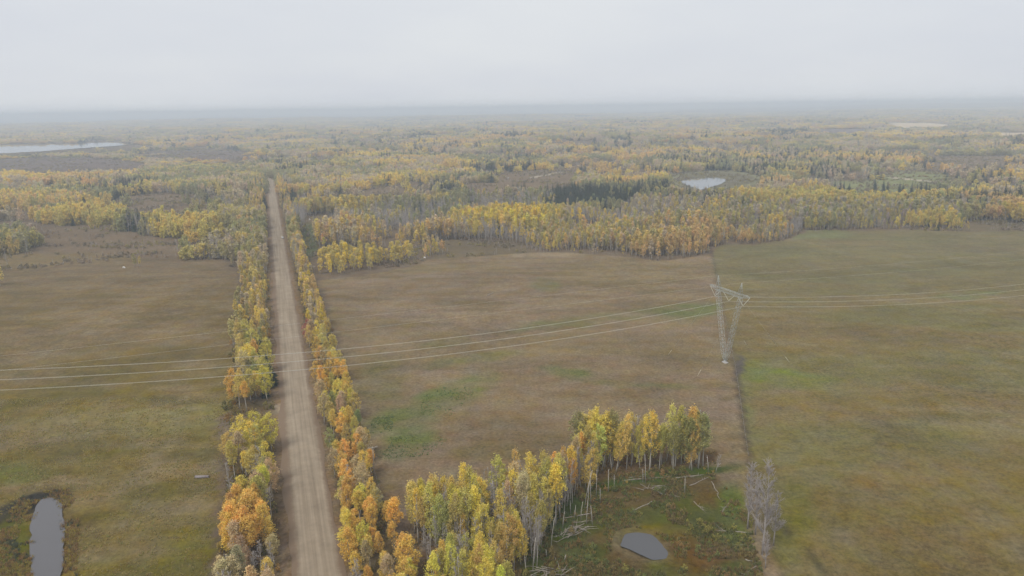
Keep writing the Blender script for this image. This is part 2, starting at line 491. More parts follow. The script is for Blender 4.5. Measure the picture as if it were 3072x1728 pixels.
# left pasture
m = inpoly(PASTURE, WX, WY); pm = m.astype(float)
blend(m, C['pasture'])
n_a = fbm(X / 38, Y / 22, 51, 4); n_b = fbm(X / 17, Y / 11, 57, 4); n_c = fbm(X / 75, Y / 40, 59, 3)
blend(pm * sstep(0.50, 0.66, n_a), (0.215, 0.165, 0.095), 0.75)
blend(pm * sstep(0.52, 0.66, n_b), (0.115, 0.098, 0.036), 0.7)
blend(pm * sstep(0.52, 0.64, n_c) * sstep(900, 1250, VY), (0.135, 0.125, 0.036), 0.7)
blend(pm * sstep(1000, 820, VY), (0.165, 0.120, 0.072), 0.6)
blend(pm * sstep(760, 670, VY + (n_a - 0.5) * 120), C['meadow'], 0.8)
blend(pm * sstep(1.2, 0.6, ell(WX, WY, 170, 850, 210, 40, 20)), (0.23, 0.175, 0.105), 0.6)
blend(pm * sstep(1.2, 0.7, ell(WX, WY, 330, 1065, 330, 34, 3)), (0.215, 0.185, 0.085), 0.75)
blend(pm * sstep(1.2, 0.5, ell(WX, WY, 40, 1190, 90, 30)), (0.13, 0.135, 0.045), 0.7)
blend(pm * sstep(1.15, 0.75, ell(WX, WY, 560, 1035, 150, 22, 2)), (0.185, 0.165, 0.075), 0.7)
blend(pm * sstep(1.2, 0.8, ell(WX, WY, 470, 950, 120, 18, 6)), (0.11, 0.085, 0.035), 0.5)
# hay field with the green regrowth patches
m = inpoly(FIELD_A, WX, VY).astype(float); fa = m
blend(m, C['fieldA'])
blend(m * sstep(0.50, 0.64, n_a), (0.218, 0.168, 0.120), 0.6)
blend(m * sstep(0.52, 0.66, n_b), (0.175, 0.130, 0.072), 0.55)
blend(m * sstep(0.5, 0.66, n_c), (0.180, 0.142, 0.076), 0.5)
# right field
m = inpoly(FIELD_B, VX, WY).astype(float); fb = m
blend(m, C['fieldB'])
blend(m * sstep(0.50, 0.66, n_a), (0.170, 0.129, 0.072), 0.7)
blend(m * sstep(0.52, 0.66, n_c), (0.145, 0.138, 0.066), 0.65)
blend(m * sstep(0.53, 0.66, n_b), (0.135, 0.108, 0.048), 0.5)
blend(m * sstep(860, 620, VY), (0.150, 0.142, 0.085), 0.55)
blend(m * sstep(1050, 1449, VY), (0.130, 0.102, 0.036), 0.75)
# grass laid over in streaks, hollows and old wheel tracks
n_s = fbm(X / 34 + Y / 90, Y / 7, 141, 4); n_t = fbm(X / 110, Y / 26, 145, 3); fa = inpoly(FIELD_A, WX, VY).astype(float); fb = inpoly(FIELD_B, VX, WY).astype(float); open_ = np.maximum(np.maximum(fa, fb * 0.6), pm)
blend(open_ * sstep(0.54, 0.68, n_s), (0.225, 0.180, 0.105), 0.38); blend(open_ * sstep(0.46, 0.32, n_s), (0.105, 0.088, 0.042), 0.34)
blend(open_ * sstep(0.56, 0.70, n_t), (0.20, 0.150, 0.095), 0.35)
for tr in [[(2060, 824), (2200, 826), (2350, 838), (2500, 858), (2620, 872)], [(1905, 1000), (2100, 1060), (2330, 1180), (2560, 1400)], [(900, 760), (1200, 742), (1500, 760), (1760, 850)], [(30, 905), (160, 868), (290, 812), (420, 790), (560, 800)], [(0, 1090), (220, 1062), (420, 1050), (690, 1030)]]:
    q = np.abs(world_line(X, Y, tr)); blend(open_ * sstep(0.9, 0.3, np.abs(q - 1.5)) * (0.3 + 0.7 * sstep(0.4, 0.6, n_b)), (0.245, 0.195, 0.125), 0.45)
GP = [(1150, 995, 110, 34, 24, 1), (1010, 1060, 100, 44, 10, 0.9), (1030, 1115, 80, 34, 12, 1), (1085, 1005, 50, 22, 15, 1), (955, 1072, 36, 16, 20, 1),
      (1370, 716, 42, 14, 0, 0.8), (1425, 938, 60, 15, -6, 0.85), (1740, 782, 90, 22, 6, 0.9), (1190, 905, 120, 14, 8, 0.45), (1600, 965, 130, 8, -4, 0.6),
      (1120, 860, 60, 10, 10, 0.6), (1350, 822, 70, 8, 8, 0.5), (1510, 800, 220, 14, 7, 0.45), (960, 965, 60, 60, 0, 0.35)]
for cx, cy_, rx, ry, ti, k in GP:
    blend(fa * sstep(1.35, 0.6, ell(WX, WY, cx, cy_, rx, ry, ti)) * (0.45 + 0.55 * sstep(0.38, 0.6, n_b)), (0.125, 0.137, 0.056), k)
blend(fa * sstep(1.1, 0.6, ell(WX, WY, 1370, 640, 120, 7)), (0.27, 0.22, 0.15), 0.6)
for cx, cy_, rx, ry, ti, k, c in [(1985, 950, 115, 24, -7, 1, (0.135, 0.155, 0.052)), (1900, 925, 45, 20, 0, 0.9, (0.14, 0.15, 0.055)),
                                  (2440, 742, 90, 8, 5, 0.6, (0.13, 0.155, 0.07)), (2330, 730, 60, 12, 0, 0.35, (0.10, 0.085, 0.05)),
                                  (2050, 590, 90, 12, 0, 0.7, (0.15, 0.165, 0.085)), (1870, 1040, 26, 90, 0, 0.7, (0.135, 0.15, 0.075)),
                                  (1985, 1360, 55, 130, -12, 0.5, (0.105, 0.118, 0.028)), (2280, 860, 160, 14, 0, 0.3, (0.09, 0.085, 0.05)),
                                  (2060, 770, 120, 10, 0, 0.4, (0.19, 0.135, 0.08)), (2160, 700, 200, 12, 2, 0.4, (0.12, 0.115, 0.065)),
                                  (2300, 668, 160, 10, 4, 0.4, (0.12, 0.115, 0.065)), (2480, 620, 120, 16, 0, 0.4, (0.125, 0.10, 0.07))]:
    blend(fb * sstep(1.35, 0.7, ell(WX, WY, cx, cy_, rx, ry, ti)) * (0.5 + 0.5 * sstep(0.38, 0.6, n_b)), c, k * 0.9)
# old property line: a thin dark unmown strip, pale green beside it
wl = world_line(X, Y, FENCELINE)
inl = (VY > 630) & (VY < 1500)
blend(sstep(1.9, 0.6, np.abs(wl + 0.2)) * inl * (0.4 + 0.6 * sstep(880, 930, VY)) * (1 - 0.7 * sstep(1120, 1220, VY)), (0.085, 0.066, 0.05), 0.8)
blend(sstep(1.3, 0.5, ell(WX, WY, 1856, 922, 10, 30, 0)), (0.085, 0.075, 0.07), 0.9)
wl2 = world_line(X, Y, [(1935, 1290), (2010, 1370), (2080, 1449), (2120, 1500)])
blend(sstep(1.2, 0.4, np.abs(wl2)), (0.06, 0.055, 0.03), 0.7)
wl3 = world_line(X, Y, [(2260, 980 - 0), (2420, 996), (2576, 1010)]) if False else world_line(X, Y, [(2060, 824), (2200, 826), (2350, 838), (2500, 858), (2620, 872)])
blend(sstep(1.2, 0.4, np.abs(wl3)), (0.10, 0.085, 0.045), 0.5)
# grove floor and marsh
GROVE_POLY = [(1040, 1310), (1200, 1230), (1440, 1150), (1640, 1105), (1800, 1140), (1800, 1195), (1600, 1210), (1450, 1260), (1380, 1320), (1320, 1449), (1300, 1620), (1060, 1620)]
m = inpoly(GROVE_POLY, WX, WY).astype(float); blend(m, C['shaded_litter'], 0.9); blend(m * sstep(0.5, 0.62, n_b), (0.085, 0.062, 0.035), 0.7)  # leaf litter, its colour darkened as contact shade beneath the grove
m = inpoly(MARSH, WX, WY).astype(float); blend(m, C['marsh'])
blend(m * sstep(0.5, 0.62, n_a), (0.115, 0.082, 0.040), 0.5); blend(m * sstep(0.5, 0.62, n_b), (0.065, 0.08, 0.022), 0.75)
for cx, cy_, rx, ry, ti, k, c in [(1660, 1200, 190, 13, 6, 1, (0.060, 0.085, 0.024)), (1400, 1310, 40, 60, 20, 0.9, (0.06, 0.082, 0.024)),
                                  (1470, 1260, 60, 22, 30, 0.9, (0.06, 0.082, 0.024)), (1840, 1265, 36, 46, -20, 1, (0.095, 0.11, 0.035)),
                                  (1850, 1340, 34, 30, 0, 0.9, (0.11, 0.125, 0.045)), (1340, 1420, 40, 60, 0, 0.8, (0.055, 0.075, 0.022)),
                                  (1690, 1440, 60, 50, 0, 0.7, (0.105, 0.115, 0.025)), (1640, 1345, 110, 18, 0, 0.8, (0.12, 0.10, 0.025)),
                                  (1750, 1400, 70, 60, 0, 0.7, (0.11, 0.062, 0.026))]:
    blend(sstep(1.35, 0.7, ell(WX, WY, cx, cy_, rx, ry, ti)), c, k)
blend(sstep(1.15, 0.95, ell(WX, WY, 1618, 1379, 70, 40, -22)) * (0.35 + 0.65 * sstep(0.4, 0.55, n_b)), (0.20, 0.165, 0.11), 0.9)       # drying mud rim
# left pond's banks
blend(sstep(1.5, 1.0, ell(WX, WY, 122, 1380, 56, 118)), (0.155, 0.105, 0.038), 0.8)
blend(sstep(1.3, 0.8, ell(WX, WY, 100, 1262, 75, 22, 14)), (0.028, 0.028, 0.026), 0.95)
blend(sstep(1.3, 0.8, ell(WX, WY, 30, 1300, 55, 22, 20)), (0.035, 0.035, 0.03), 0.85)
blend(sstep(1.3, 0.9, ell(WX, WY, 40, 1370, 40, 70)), (0.105, 0.105, 0.022), 0.9)
# verge and ditch beside the road
s_, o_ = road_so(X, Y)
on = (s_ > -60) & (s_ < 1250)
vn = (fbm(X / 9, Y / 9, 61, 3) - 0.5) * 3
blend(sstep(15, 11.5, np.abs(o_ + 0.5) + vn) * on, C['ditch'])
blend(sstep(1.6, 0.3, np.abs(np.abs(o_) - 6.6 + vn * 0.3)) * on, (0.22, 0.15, 0.075), 0.6)
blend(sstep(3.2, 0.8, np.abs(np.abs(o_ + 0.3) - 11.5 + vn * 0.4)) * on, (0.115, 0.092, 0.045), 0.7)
row_shade = np.where(o_ < 0, sstep(27, 24, -o_ + vn) * sstep(10, 12, -o_ + vn) * (sstep(124, 116, s_) * sstep(84, 90, s_) < 0.5), sstep(22.5, 20, o_ + vn) * sstep(8, 10, o_ + vn)) * on
blend(row_shade, (0.105, 0.080, 0.042), 0.75)  # brush colour with contact shade painted in under the tree rows
blend((sstep(1.2, 0.7, ell(WX, WY, 702, 1027, 20, 13))), (0.33, 0.275, 0.20), 0.9)
blend((sstep(1.2, 0.7, ell(WX, WY, 684, 643, 14, 3.5))), (0.30, 0.25, 0.19), 0.9)
blend(near_line(VX, VY, CUTLINE, 3.0), (0.10, 0.075, 0.06))
for tr in [[(1060, 388), (1080, 388), (1100, 377)], [(2240, 447), (2300, 452), (2360, 459), (2420, 463)], [(370, 425), (450, 427), (530, 426)], [(2490, 470), (2530, 471)], [(1330, 448), (1390, 437), (1420, 432)]]:
    blend(near_line(VX, VY, tr, 1.5), (0.40, 0.35, 0.28))
lum_ = cov @ np.array([0.3, 0.6, 0.1]); cov = (lum_[:, None] + (cov - lum_[:, None]) * 1.18) * 0.95
gm = sstep(2500, 900, D) * 0.8 + 0.2

PONDS = [([(70, 1640), (82, 1500), (76, 1400), (80, 1300), (92, 1262), (122, 1252), (152, 1262), (160, 1300), (162, 1370), (160, 1420), (152, 1500), (150, 1640)], -0.45),
         ([(1568, 1352), (1585, 1342), (1640, 1345), (1668, 1372), (1680, 1402), (1650, 1408), (1625, 1404), (1580, 1382), (1560, 1372)], -0.50), (PONDR, -0.75)]
for pq, pz in PONDS:                                       # beds below the water, banks just above it
    W_ = outline([at0(*p, pz) for p in pq]); c0 = W_.mean(0); rad = np.linalg.norm(W_ - c0, axis=1).max() + 14
    ins = inpoly([tuple(p) for p in W_], X, Y); near = (np.hypot(X - c0[0], Y - c0[1]) < rad) & ~ins
    big_ = c0 + (W_ - c0) * (1 + 3.0 / np.linalg.norm(W_ - c0, axis=1))[:, None]
    rim_ = inpoly([tuple(p) for p in big_], X, Y) & ~ins
    Z = np.where(ins, pz - 0.7, np.where(rim_, pz - 0.03, np.where(near, np.maximum(Z, pz - 0.03), Z)))
ny, nx = GX.shape
idx = np.arange(nx * ny).reshape(ny, nx)
quads = np.stack([idx[:-1, :-1].ravel(), idx[:-1, 1:].ravel(), idx[1:, 1:].ravel(), idx[1:, :-1].ravel()], 1)
lk_d = ell(VX, VY, 0, 0, 1, 1)
ZL = 1.0
LKW = [tuple(at0(*p, ZL)) for p in LAKE]
Z = np.where(inpoly(LKW, X, Y), -3.0, np.where(ell(VX, VY, 60, 374, 420, 30) < 1, np.minimum(Z, 0.8), Z))
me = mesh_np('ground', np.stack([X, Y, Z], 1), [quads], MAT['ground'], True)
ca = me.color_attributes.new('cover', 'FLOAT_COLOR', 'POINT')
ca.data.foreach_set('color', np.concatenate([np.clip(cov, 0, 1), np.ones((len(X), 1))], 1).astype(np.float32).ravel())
ga = me.attributes.new('grain', 'FLOAT', 'POINT'); ga.data.foreach_set('value', gm.astype(np.float32))
tag(link(bpy.data.objects.new('ground', me)), kind='structure')

# bilinear sampler of the built ground, so that things stand on the sheet itself
ZG = Z.reshape(ny, nx)


def ground_z(x, y):
    x = np.asarray(x, float); y = np.asarray(y, float)
    i = np.clip(np.searchsorted(gx, x) - 1, 0, nx - 2); j = np.clip(np.searchsorted(gy, y) - 1, 0, ny - 2)
    fx = (x - gx[i]) / (gx[i + 1] - gx[i]); fy = (y - gy[j]) / (gy[j + 1] - gy[j])
    return (ZG[j, i] * (1 - fx) + ZG[j, i + 1] * fx) * (1 - fy) + (ZG[j + 1, i] * (1 - fx) + ZG[j + 1, i + 1] * fx) * fy


def on_ground(vx, vy):
    p = at(vx, vy); return Vector((p[0], p[1], float(ground_z(p[0], p[1]))))


# ---------------------------------------------------------------- water
def sheet(name, out, z, mat):
    me = mesh_np(name, [(q[0], q[1], z) for q in out], [[list(range(len(out)))]], mat)
    bm = bmesh.new(); bm.from_mesh(me); bmesh.ops.triangulate(bm, faces=bm.faces[:]); bm.to_mesh(me); bm.free()
    return tag(link(bpy.data.objects.new(name, me)), kind='structure')


lp = LKW
me = mesh_np('lake', [(p[0], p[1], ZL) for p in lp], [[list(range(len(lp)))]], MAT['lake'])
# a long shore polygon: fan it safely by ear clipping in bmesh
bm = bmesh.new(); bm.from_mesh(me); bmesh.ops.triangulate(bm, faces=bm.faces[:]); bm.to_mesh(me); bm.free()
tag(link(bpy.data.objects.new('lake', me)), kind='structure')
for (pq, pz), mt, wb in zip(PONDS, ('water', 'mudwater', 'lake'), (2.4, 1.8, 2.0)):
    W_ = outline([at0(*p, pz) for p in pq], wb, 3); c0 = W_.mean(0)
    sheet('pond', W_, pz, MAT[mt])

# ---------------------------------------------------------------- gravel road
def mat_road():
    m, t, out = new_mat('gravel'); lk = t.links.new
    a = t.nodes.new('ShaderNodeAttribute'); a.attribute_name = 'across'
    n = t.nodes.new('ShaderNodeTexNoise'); n.inputs['Scale'].default_value = 0.12; n.inputs['Detail'].default_value = 8; n.inputs['Roughness'].default_value = 0.75
    tc = t.nodes.new('ShaderNodeTexCoord'); lk(tc.outputs['Object'], n.inputs['Vector'])
    # wheel tracks: noise stretched along the road, read in (across, along)
    al = t.nodes.new('ShaderNodeAttribute'); al.attribute_name = 'along'
    cb = t.nodes.new('ShaderNodeCombineXYZ'); lk(a.outputs['Fac'], cb.inputs[0]); lk(al.outputs['Fac'], cb.inputs[1])
    n2 = t.nodes.new('ShaderNodeTexNoise'); n2.inputs['Scale'].default_value = 1.0; n2.inputs['Detail'].default_value = 5; n2.inputs['Roughness'].default_value = 0.6
    lk(cb.outputs[0], n2.inputs['Vector'])
    r = t.nodes.new('ShaderNodeValToRGB'); r.color_ramp.elements[0].position = 0.33; r.color_ramp.elements[1].position = 0.66
    r.color_ramp.elements[0].color = (0.260, 0.205, 0.145, 1); r.color_ramp.elements[1].color = (0.370, 0.302, 0.222, 1)
    lk(n2.outputs['Fac'], r.inputs[0])
    hs = t.nodes.new('ShaderNodeHueSaturation'); lk(r.outputs[0], hs.inputs['Color'])
    mr = t.nodes.new('ShaderNodeMapRange'); mr.inputs['From Min'].default_value = 0.3; mr.inputs['From Max'].default_value = 0.7
    mr.inputs['To Min'].default_value = 0.80; mr.inputs['To Max'].default_value = 1.14; lk(n.outputs['Fac'], mr.inputs['Value']); lk(mr.outputs[0], hs.inputs['Value'])
    # soft brown shoulders: gravel gives way to leaf-strewn dirt
    sb = t.nodes.new('ShaderNodeMath'); sb.operation = 'SUBTRACT'; sb.inputs[1].default_value = 20.0; lk(a.outputs['Fac'], sb.inputs[0])
    ab = t.nodes.new('ShaderNodeMath'); ab.operation = 'ABSOLUTE'; lk(sb.outputs[0], ab.inputs[0])
    jn = t.nodes.new('ShaderNodeTexNoise'); jn.inputs['Scale'].default_value = 0.22; jn.inputs['Detail'].default_value = 6; jn.inputs['Roughness'].default_value = 0.75; lk(tc.outputs['Object'], jn.inputs['Vector'])
    jm = t.nodes.new('ShaderNodeMapRange'); jm.inputs['To Min'].default_value = -1.6; jm.inputs['To Max'].default_value = 1.6; lk(jn.outputs['Fac'], jm.inputs['Value'])
    ad = t.nodes.new('ShaderNodeMath'); lk(ab.outputs[0], ad.inputs[0]); lk(jm.outputs[0], ad.inputs[1])
    em = t.nodes.new('ShaderNodeMapRange'); em.interpolation_type = 'SMOOTHSTEP'; em.inputs['From Min'].default_value = 3.6; em.inputs['From Max'].default_value = 5.2; lk(ad.outputs[0], em.inputs['Value'])
    mx2 = t.nodes.new('ShaderNodeMixRGB'); lk(em.outputs[0], mx2.inputs[0]); lk(hs.outputs[0], mx2.inputs[1]); mx2.inputs[2].default_value = (0.215, 0.155, 0.105, 1)
    d = t.nodes.new('ShaderNodeBsdfDiffuse'); lk(mx2.outputs[0], d.inputs['Color']); lk(d.outputs[0], out.inputs['Surface'])
    return m


pts = [tuple(road_xy(s, 0)) for s in np.arange(-70, 1205, 8.0)]
hd = math.atan2(ROAD_D[1], ROAD_D[0]); p = np.array(pts[-1])
for k in range(45):                                        # swings away to the left over the rise
    hd += math.radians(4.6) if k < 12 else 0; p = p + np.array([math.cos(hd), math.sin(hd)]) * 12; pts.append(tuple(p))
pts = np.array(pts); dirs = np.gradient(pts, axis=0); dirs /= np.linalg.norm(dirs, axis=1)[:, None]
rt = np.stack([dirs[:, 1], -dirs[:, 0]], 1)
offs = np.array([-7.6, -6.2, -4.4, -2.2, 0, 2.2, 4.4, 5.8, 6.8]); crown = np.array([0.02, 0.08, 0.16, 0.22, 0.26, 0.22, 0.16, 0.08, 0.02])
V, ac, al = [], [], []
arc = np.concatenate([[0], np.cumsum(np.linalg.norm(np.diff(pts, axis=0), axis=1))])
for i in range(len(pts)):
    for o, c in zip(offs, crown):
        jag = (vnoise(arc[i] / 9, 3 if o < 0 else 7, 5) - 0.5) * (2.4 if abs(o) > 6.5 else 0.8) if abs(o) > 5 else 0
        q = pts[i] + rt[i] * (o + jag)
        V.append((q[0], q[1], float(ground_z(q[0], q[1])) + c + 0.1)); ac.append(o * 0.85 + 20); al.append(arc[i] * 0.014)
k = len(offs); I = np.arange(len(pts) * k).reshape(-1, k)
me = mesh_np('road', V, [np.stack([I[:-1, :-1].ravel(), I[:-1, 1:].ravel(), I[1:, 1:].ravel(), I[1:, :-1].ravel()], 1)], mat_road(), True)
for nme, arr in (('across', ac), ('along', al)):
    a_ = me.attributes.new(nme, 'FLOAT', 'POINT'); a_.data.foreach_set('value', np.array(arr, np.float32))
tag(link(bpy.data.objects.new('road', me)), kind='structure')

# ---------------------------------------------------------------- tree makers
def quads_at(c, nrm_rand, a, b, rg):
    """leaf quads at centres c with random facing"""
    n = len(c)
    u = rg.normal(size=(n, 3)); u /= np.linalg.norm(u, axis=1)[:, None]
    w = rg.normal(size=(n, 3)); w[:, 2] += nrm_rand; v = np.cross(u, w); v /= np.linalg.norm(v, axis=1)[:, None]
    u = u * a[:, None]; v = v * b[:, None]
    P = np.stack([c - u, c - v * 0.8, c + u, c + v * 0.8], 1).reshape(-1, 3)
    return P, np.arange(4 * n).reshape(n, 4)


def crown_mesh(name, seed, H, base, R, clumps, per, leaf, mat, shape=0.5, spread=0.62):
    rg = np.random.default_rng(seed); C_, S_ = [], []
    for i in range(clumps):
        t = rg.uniform(0.02, 1.0) ** 0.85
        prof = (max(t * (1 - t) * 4, 0.06)) ** shape * (1.12 - 0.35 * t)
        rr = R * prof * math.sqrt(rg.uniform(0.12, 1.0)) * rg.uniform(0.75, 1.15); an = rg.uniform(0, 6.283)
        C_.append((rr * math.cos(an), rr * math.sin(an), base + (H - base) * t)); S_.append(rg.uniform(0.5, 1.1) * spread)
    C_ = np.array(C_); S_ = np.array(S_)
    k = rg.integers(0, clumps, clumps * per)
    c = C_[k] + rg.normal(size=(len(k), 3)) * S_[k][:, None] * np.array([0.5, 0.5, 0.85])
    a = leaf * rg.uniform(0.6, 1.3, len(k)); P, F = quads_at(c, 1.2, a, a * rg.uniform(0.6, 0.95, len(k)), rg)
    return mesh_np(name, P, [F], mat), C_


def trunk_mesh(name, seed, H, r, mat, limbs=(), bend=0.4, top=0.86, n=6):
    rg = np.random.default_rng(seed + 900); mb = MB()
    ph = rg.uniform(0, 6.28); pts = []
    for i in range(7):
        t = i / 6; pts.append((bend * math.sin(t * 2.2 + ph) * t, bend * math.cos(t * 1.7 + ph) * t, H * top * t - (0.4 if i == 0 else 0)))
    mb.tube(pts, [r * (1.15 - t / 6 * 0.95) for t in range(7)], n)
    for (x, y, z) in limbs:
        h0 = max(z - math.hypot(x, y) * rg.uniform(0.7, 1.3) - 0.3, H * 0.2)
        t = min(h0 / (H * top), 1); bx_ = bend * math.sin(t * 2.2 + ph) * t; by_ = bend * math.cos(t * 1.7 + ph) * t
        mb.tube([(bx_, by_, h0), ((x + bx_) * 0.45, (y + by_) * 0.45, h0 * 0.45 + z * 0.55 + 0.1), (x, y, z)], [r * 0.4 * (1.2 - t), r * 0.25, 0.02], 4, False)
    return mb.mesh(name, mat)


def bare_meshes(seed, H, R, limbs=20, twigs=7, sub=3, tw=0.045, base=0.25, mats=None):
    rg = np.random.default_rng(seed); tips = []; mb = MB()
    for i in range(limbs):
        t = base + (1 - base) * (i + rg.uniform(0, 1)) / limbs
        an = rg.uniform(0, 6.283); ln = R * (1.25 - 0.85 * t) * rg.uniform(0.6, 1.1)
        p0 = Vector((0, 0, H * t * 0.9)); d = Vector((math.cos(an), math.sin(an), rg.uniform(0.9, 1.9))).normalized()
        p1 = p0 + d * ln; p1.z = min(p1.z, H * 1.02)
        mid = (p0 + p1) / 2 + Vector((0, 0, -0.12 * ln)); mb.tube([p0, mid, p1], [0.075 * (1.25 - t), 0.05 * (1.25 - t) + 0.01, 0.015], 3, False)
        for j in range(twigs):
            s = rg.uniform(0.2, 1.0); a = p0.lerp(p1, s)
            d2 = (d + Vector(rg.normal(size=3) * 0.55)).normalized(); d2.z = abs(d2.z) + 0.15; b = a + d2 * ln * rg.uniform(0.25, 0.5)
            tips.append((a, b, tw))
            for q in range(sub):
                a2 = a.lerp(b, rg.uniform(0.25, 1.0)); d3 = (d2 + Vector(rg.normal(size=3) * 0.6)).normalized()
                tips.append((a2, a2 + d3 * ln * rg.uniform(0.15, 0.32), tw * 0.75))
    for a, b, w in tips:                                   # twigs: thin tapering three-sided spikes
        d = (b - a).normalized(); s1 = d.cross(Vector((0.3, 0.5, 0.81))).normalized(); s2 = d.cross(s1)
        v = [a + s1 * w, a + s2 * w * 0.87 - s1 * w * 0.5, a - s2 * w * 0.87 - s1 * w * 0.5, b]
        mb.add(v, [], [(0, 1, 3), (1, 2, 3), (2, 0, 3)])
    return mb.mesh('branches', mats[1]), trunk_mesh('trunk', seed, H, 0.13, mats[0], bend=0.35, top=0.95)


def spruce_meshes(seed, H, R, layers=26, mats=None, name='crown'):
    rg = np.random.default_rng(seed); V, F = [], []
    for i in range(layers):
        t = i / (layers - 1); z = H * (0.06 + 0.94 * t); rr = R * (1 - t) ** 0.9 * rg.uniform(0.75, 1.12) + 0.12
        nb = max(int(11 * (1 - t) + 4), 4); ph = rg.uniform(0, 6.28)
        for k in range(nb):
            an = ph + 6.283 * k / nb + rg.uniform(-0.2, 0.2); ln = rr * rg.uniform(0.7, 1.15); w = 0.28 * ln + 0.1; dr = ln * rg.uniform(0.25, 0.5)
            d = np.array([math.cos(an), math.sin(an), 0]); s = np.array([-d[1], d[0], 0]); o = np.array([0, 0, z])
            b = len(V)
            V += [o, o + d * ln * 0.55 + s * w - [0, 0, dr * 0.4], o + d * ln - [0, 0, dr], o + d * ln * 0.55 - s * w - [0, 0, dr * 0.4]]
            F.append((b, b + 1, b + 2, b + 3))
    cm = mesh_np(name, V, [F], mats[1])
    mb = MB(); mb.tube([(0, 0, -0.4), (0, 0, H * 0.5), (0, 0, H * 0.98)], [0.2, 0.12, 0.02], 6)
    return cm, mb.mesh('trunk', mats[0])


# unit trees are 14 m tall and scaled when placed
ASP, BAR, SPR = [], [], []
for i in range(9):
    sh = [0.45, 0.6, 0.5][i % 3]; R = [2.0, 1.6, 2.4][i % 3]; bs = [4.2, 5.0, 3.4, 2.2, 6.2, 4.4, 3.0, 5.4, 1.6][i]
    cm, cc = crown_mesh('crown', 100 + i, 14.0, bs, R, 70, 46, 0.165, MAT['leaf'], sh, 0.60)
    ASP.append((cm, trunk_mesh('trunk', 100 + i, 14.0, 0.14, MAT['bark'], cc[::3])))
for i in range(5):
    BAR.append(bare_meshes(300 + i, 14.0, [2.6, 2.0, 3.0, 2.3, 1.7][i], 22, 7, 4, 0.036, [0.28, 0.35, 0.22, 0.5, 0.3][i], (MAT['bark'], MAT['bark_grey'])))
BIG = [bare_meshes(340 + i, 14.0, [2.4, 2.1, 2.7][i], 42, 8, 5, 0.027, [0.22, 0.3, 0.2][i], (MAT['bark_grey'], MAT['bark_grey'])) for i in range(3)]
for i in range(3):
    SPR.append(spruce_meshes(400 + i, 14.0, [2.6, 2.2, 3.0][i], 28, (MAT['bark_dark'], MAT['leaf'])))

COLOURS = {                                                # leaf colours
    'bright yellow': (0.84, 0.675, 0.15), 'yellow': (0.76, 0.61, 0.20), 'golden orange': (0.86, 0.57, 0.16), 'yellow-green': (0.68, 0.585, 0.18),
    'olive green': (0.46, 0.435, 0.17), 'tan': (0.70, 0.55, 0.32), 'green': (0.23, 0.285, 0.13), 'red': (0.52, 0.22, 0.16), 'spruce': (0.06, 0.09, 0.06),
}


def place_tree(kind, x, y, h, colour, label, group, lean=0.03, width=None, big=False, low=False):
    src = {'aspen_tree': ASP, 'bare_tree': BAR, 'spruce_tree': SPR, 'big': BIG}['big' if big else kind]
    cm, tm = src[rng.integers(len(src))] if not low else src[(3, 8)[rng.integers(2)]]
    z = float(ground_z(x, y)); o = empty(kind, (x, y, z), rng.uniform(0, 6.28))
    o.rotation_euler = (rng.normal() * lean, rng.normal() * lean, o.rotation_euler[2])
    s = h / 14.0; w = width or s * rng.uniform(1.15, 1.6)
    o.scale = (w, w, s)
    tag(o, label, 'tree', group)
    t = link(bpy.data.objects.new('trunk', tm), o)
    c = link(bpy.data.objects.new('branches' if kind == 'bare_tree' else 'crown', cm), o)
    if kind != 'bare_tree':
        col = np.array(COLOURS[colour]) * rng.uniform(0.85, 1.15) * (1 + rng.normal(size=3) * 0.05)
        c.color = (*np.clip(col, 0, 1), 1)
    return o


placed = []                                                # trunks so far, to keep trees apart


def free(x, y, d):
    for (a, b) in placed:
        if (a - x) ** 2 + (b - y) ** 2 < d * d: return False
    return True


def scatter(poly, n, dmin, world=False):
    """random ground points whose view pixel lies inside poly"""
    P = np.array([at0(*p) for p in poly]); lo, hi = P.min(0), P.max(0); out = []; tries = 0
    while len(out) < n and tries < 60 * n:
        tries += 1; x, y = rng.uniform(lo[0], hi[0]), rng.uniform(lo[1], hi[1])
        vx, vy = project(x, y, 0)
        if inpoly(poly, vx, vy) and free(x, y, dmin):
            placed.append((x, y)); out.append((x, y, float(vx), float(vy)))
    return out


def pick(w):
    k = list(w); p = np.array([w[q] for q in k], float); return k[rng.choice(len(k), p=p / p.sum())]


# --- grove round the marsh pond
def size_word(h, hr):
    t = (h - hr[0]) / (hr[1] - hr[0]); return 'tall' if t > 0.7 else ('short' if t < 0.3 else 'mid-height')


def plant(poly, n, dmin, hr, mix, where, lean=0.05, wmul=1.0, low=False):
    for x, y, vx, vy in scatter(poly, n, dmin):
        k = pick(mix); h = rng.uniform(*hr); z = size_word(h, hr); w = h / 14 * rng.uniform(0.8, 1.1) * wmul
        if k == 'bare':
            place_tree('bare_tree', x, y, h, None, f'{z} leafless grey tree {where}', f'{z} leafless trees {where}', lean, w)
        else:
            place_tree('aspen_tree', x, y, h, k, f'{z} {k} aspen {where}', f'{z} {k} aspens {where}', lean, w, low=low)


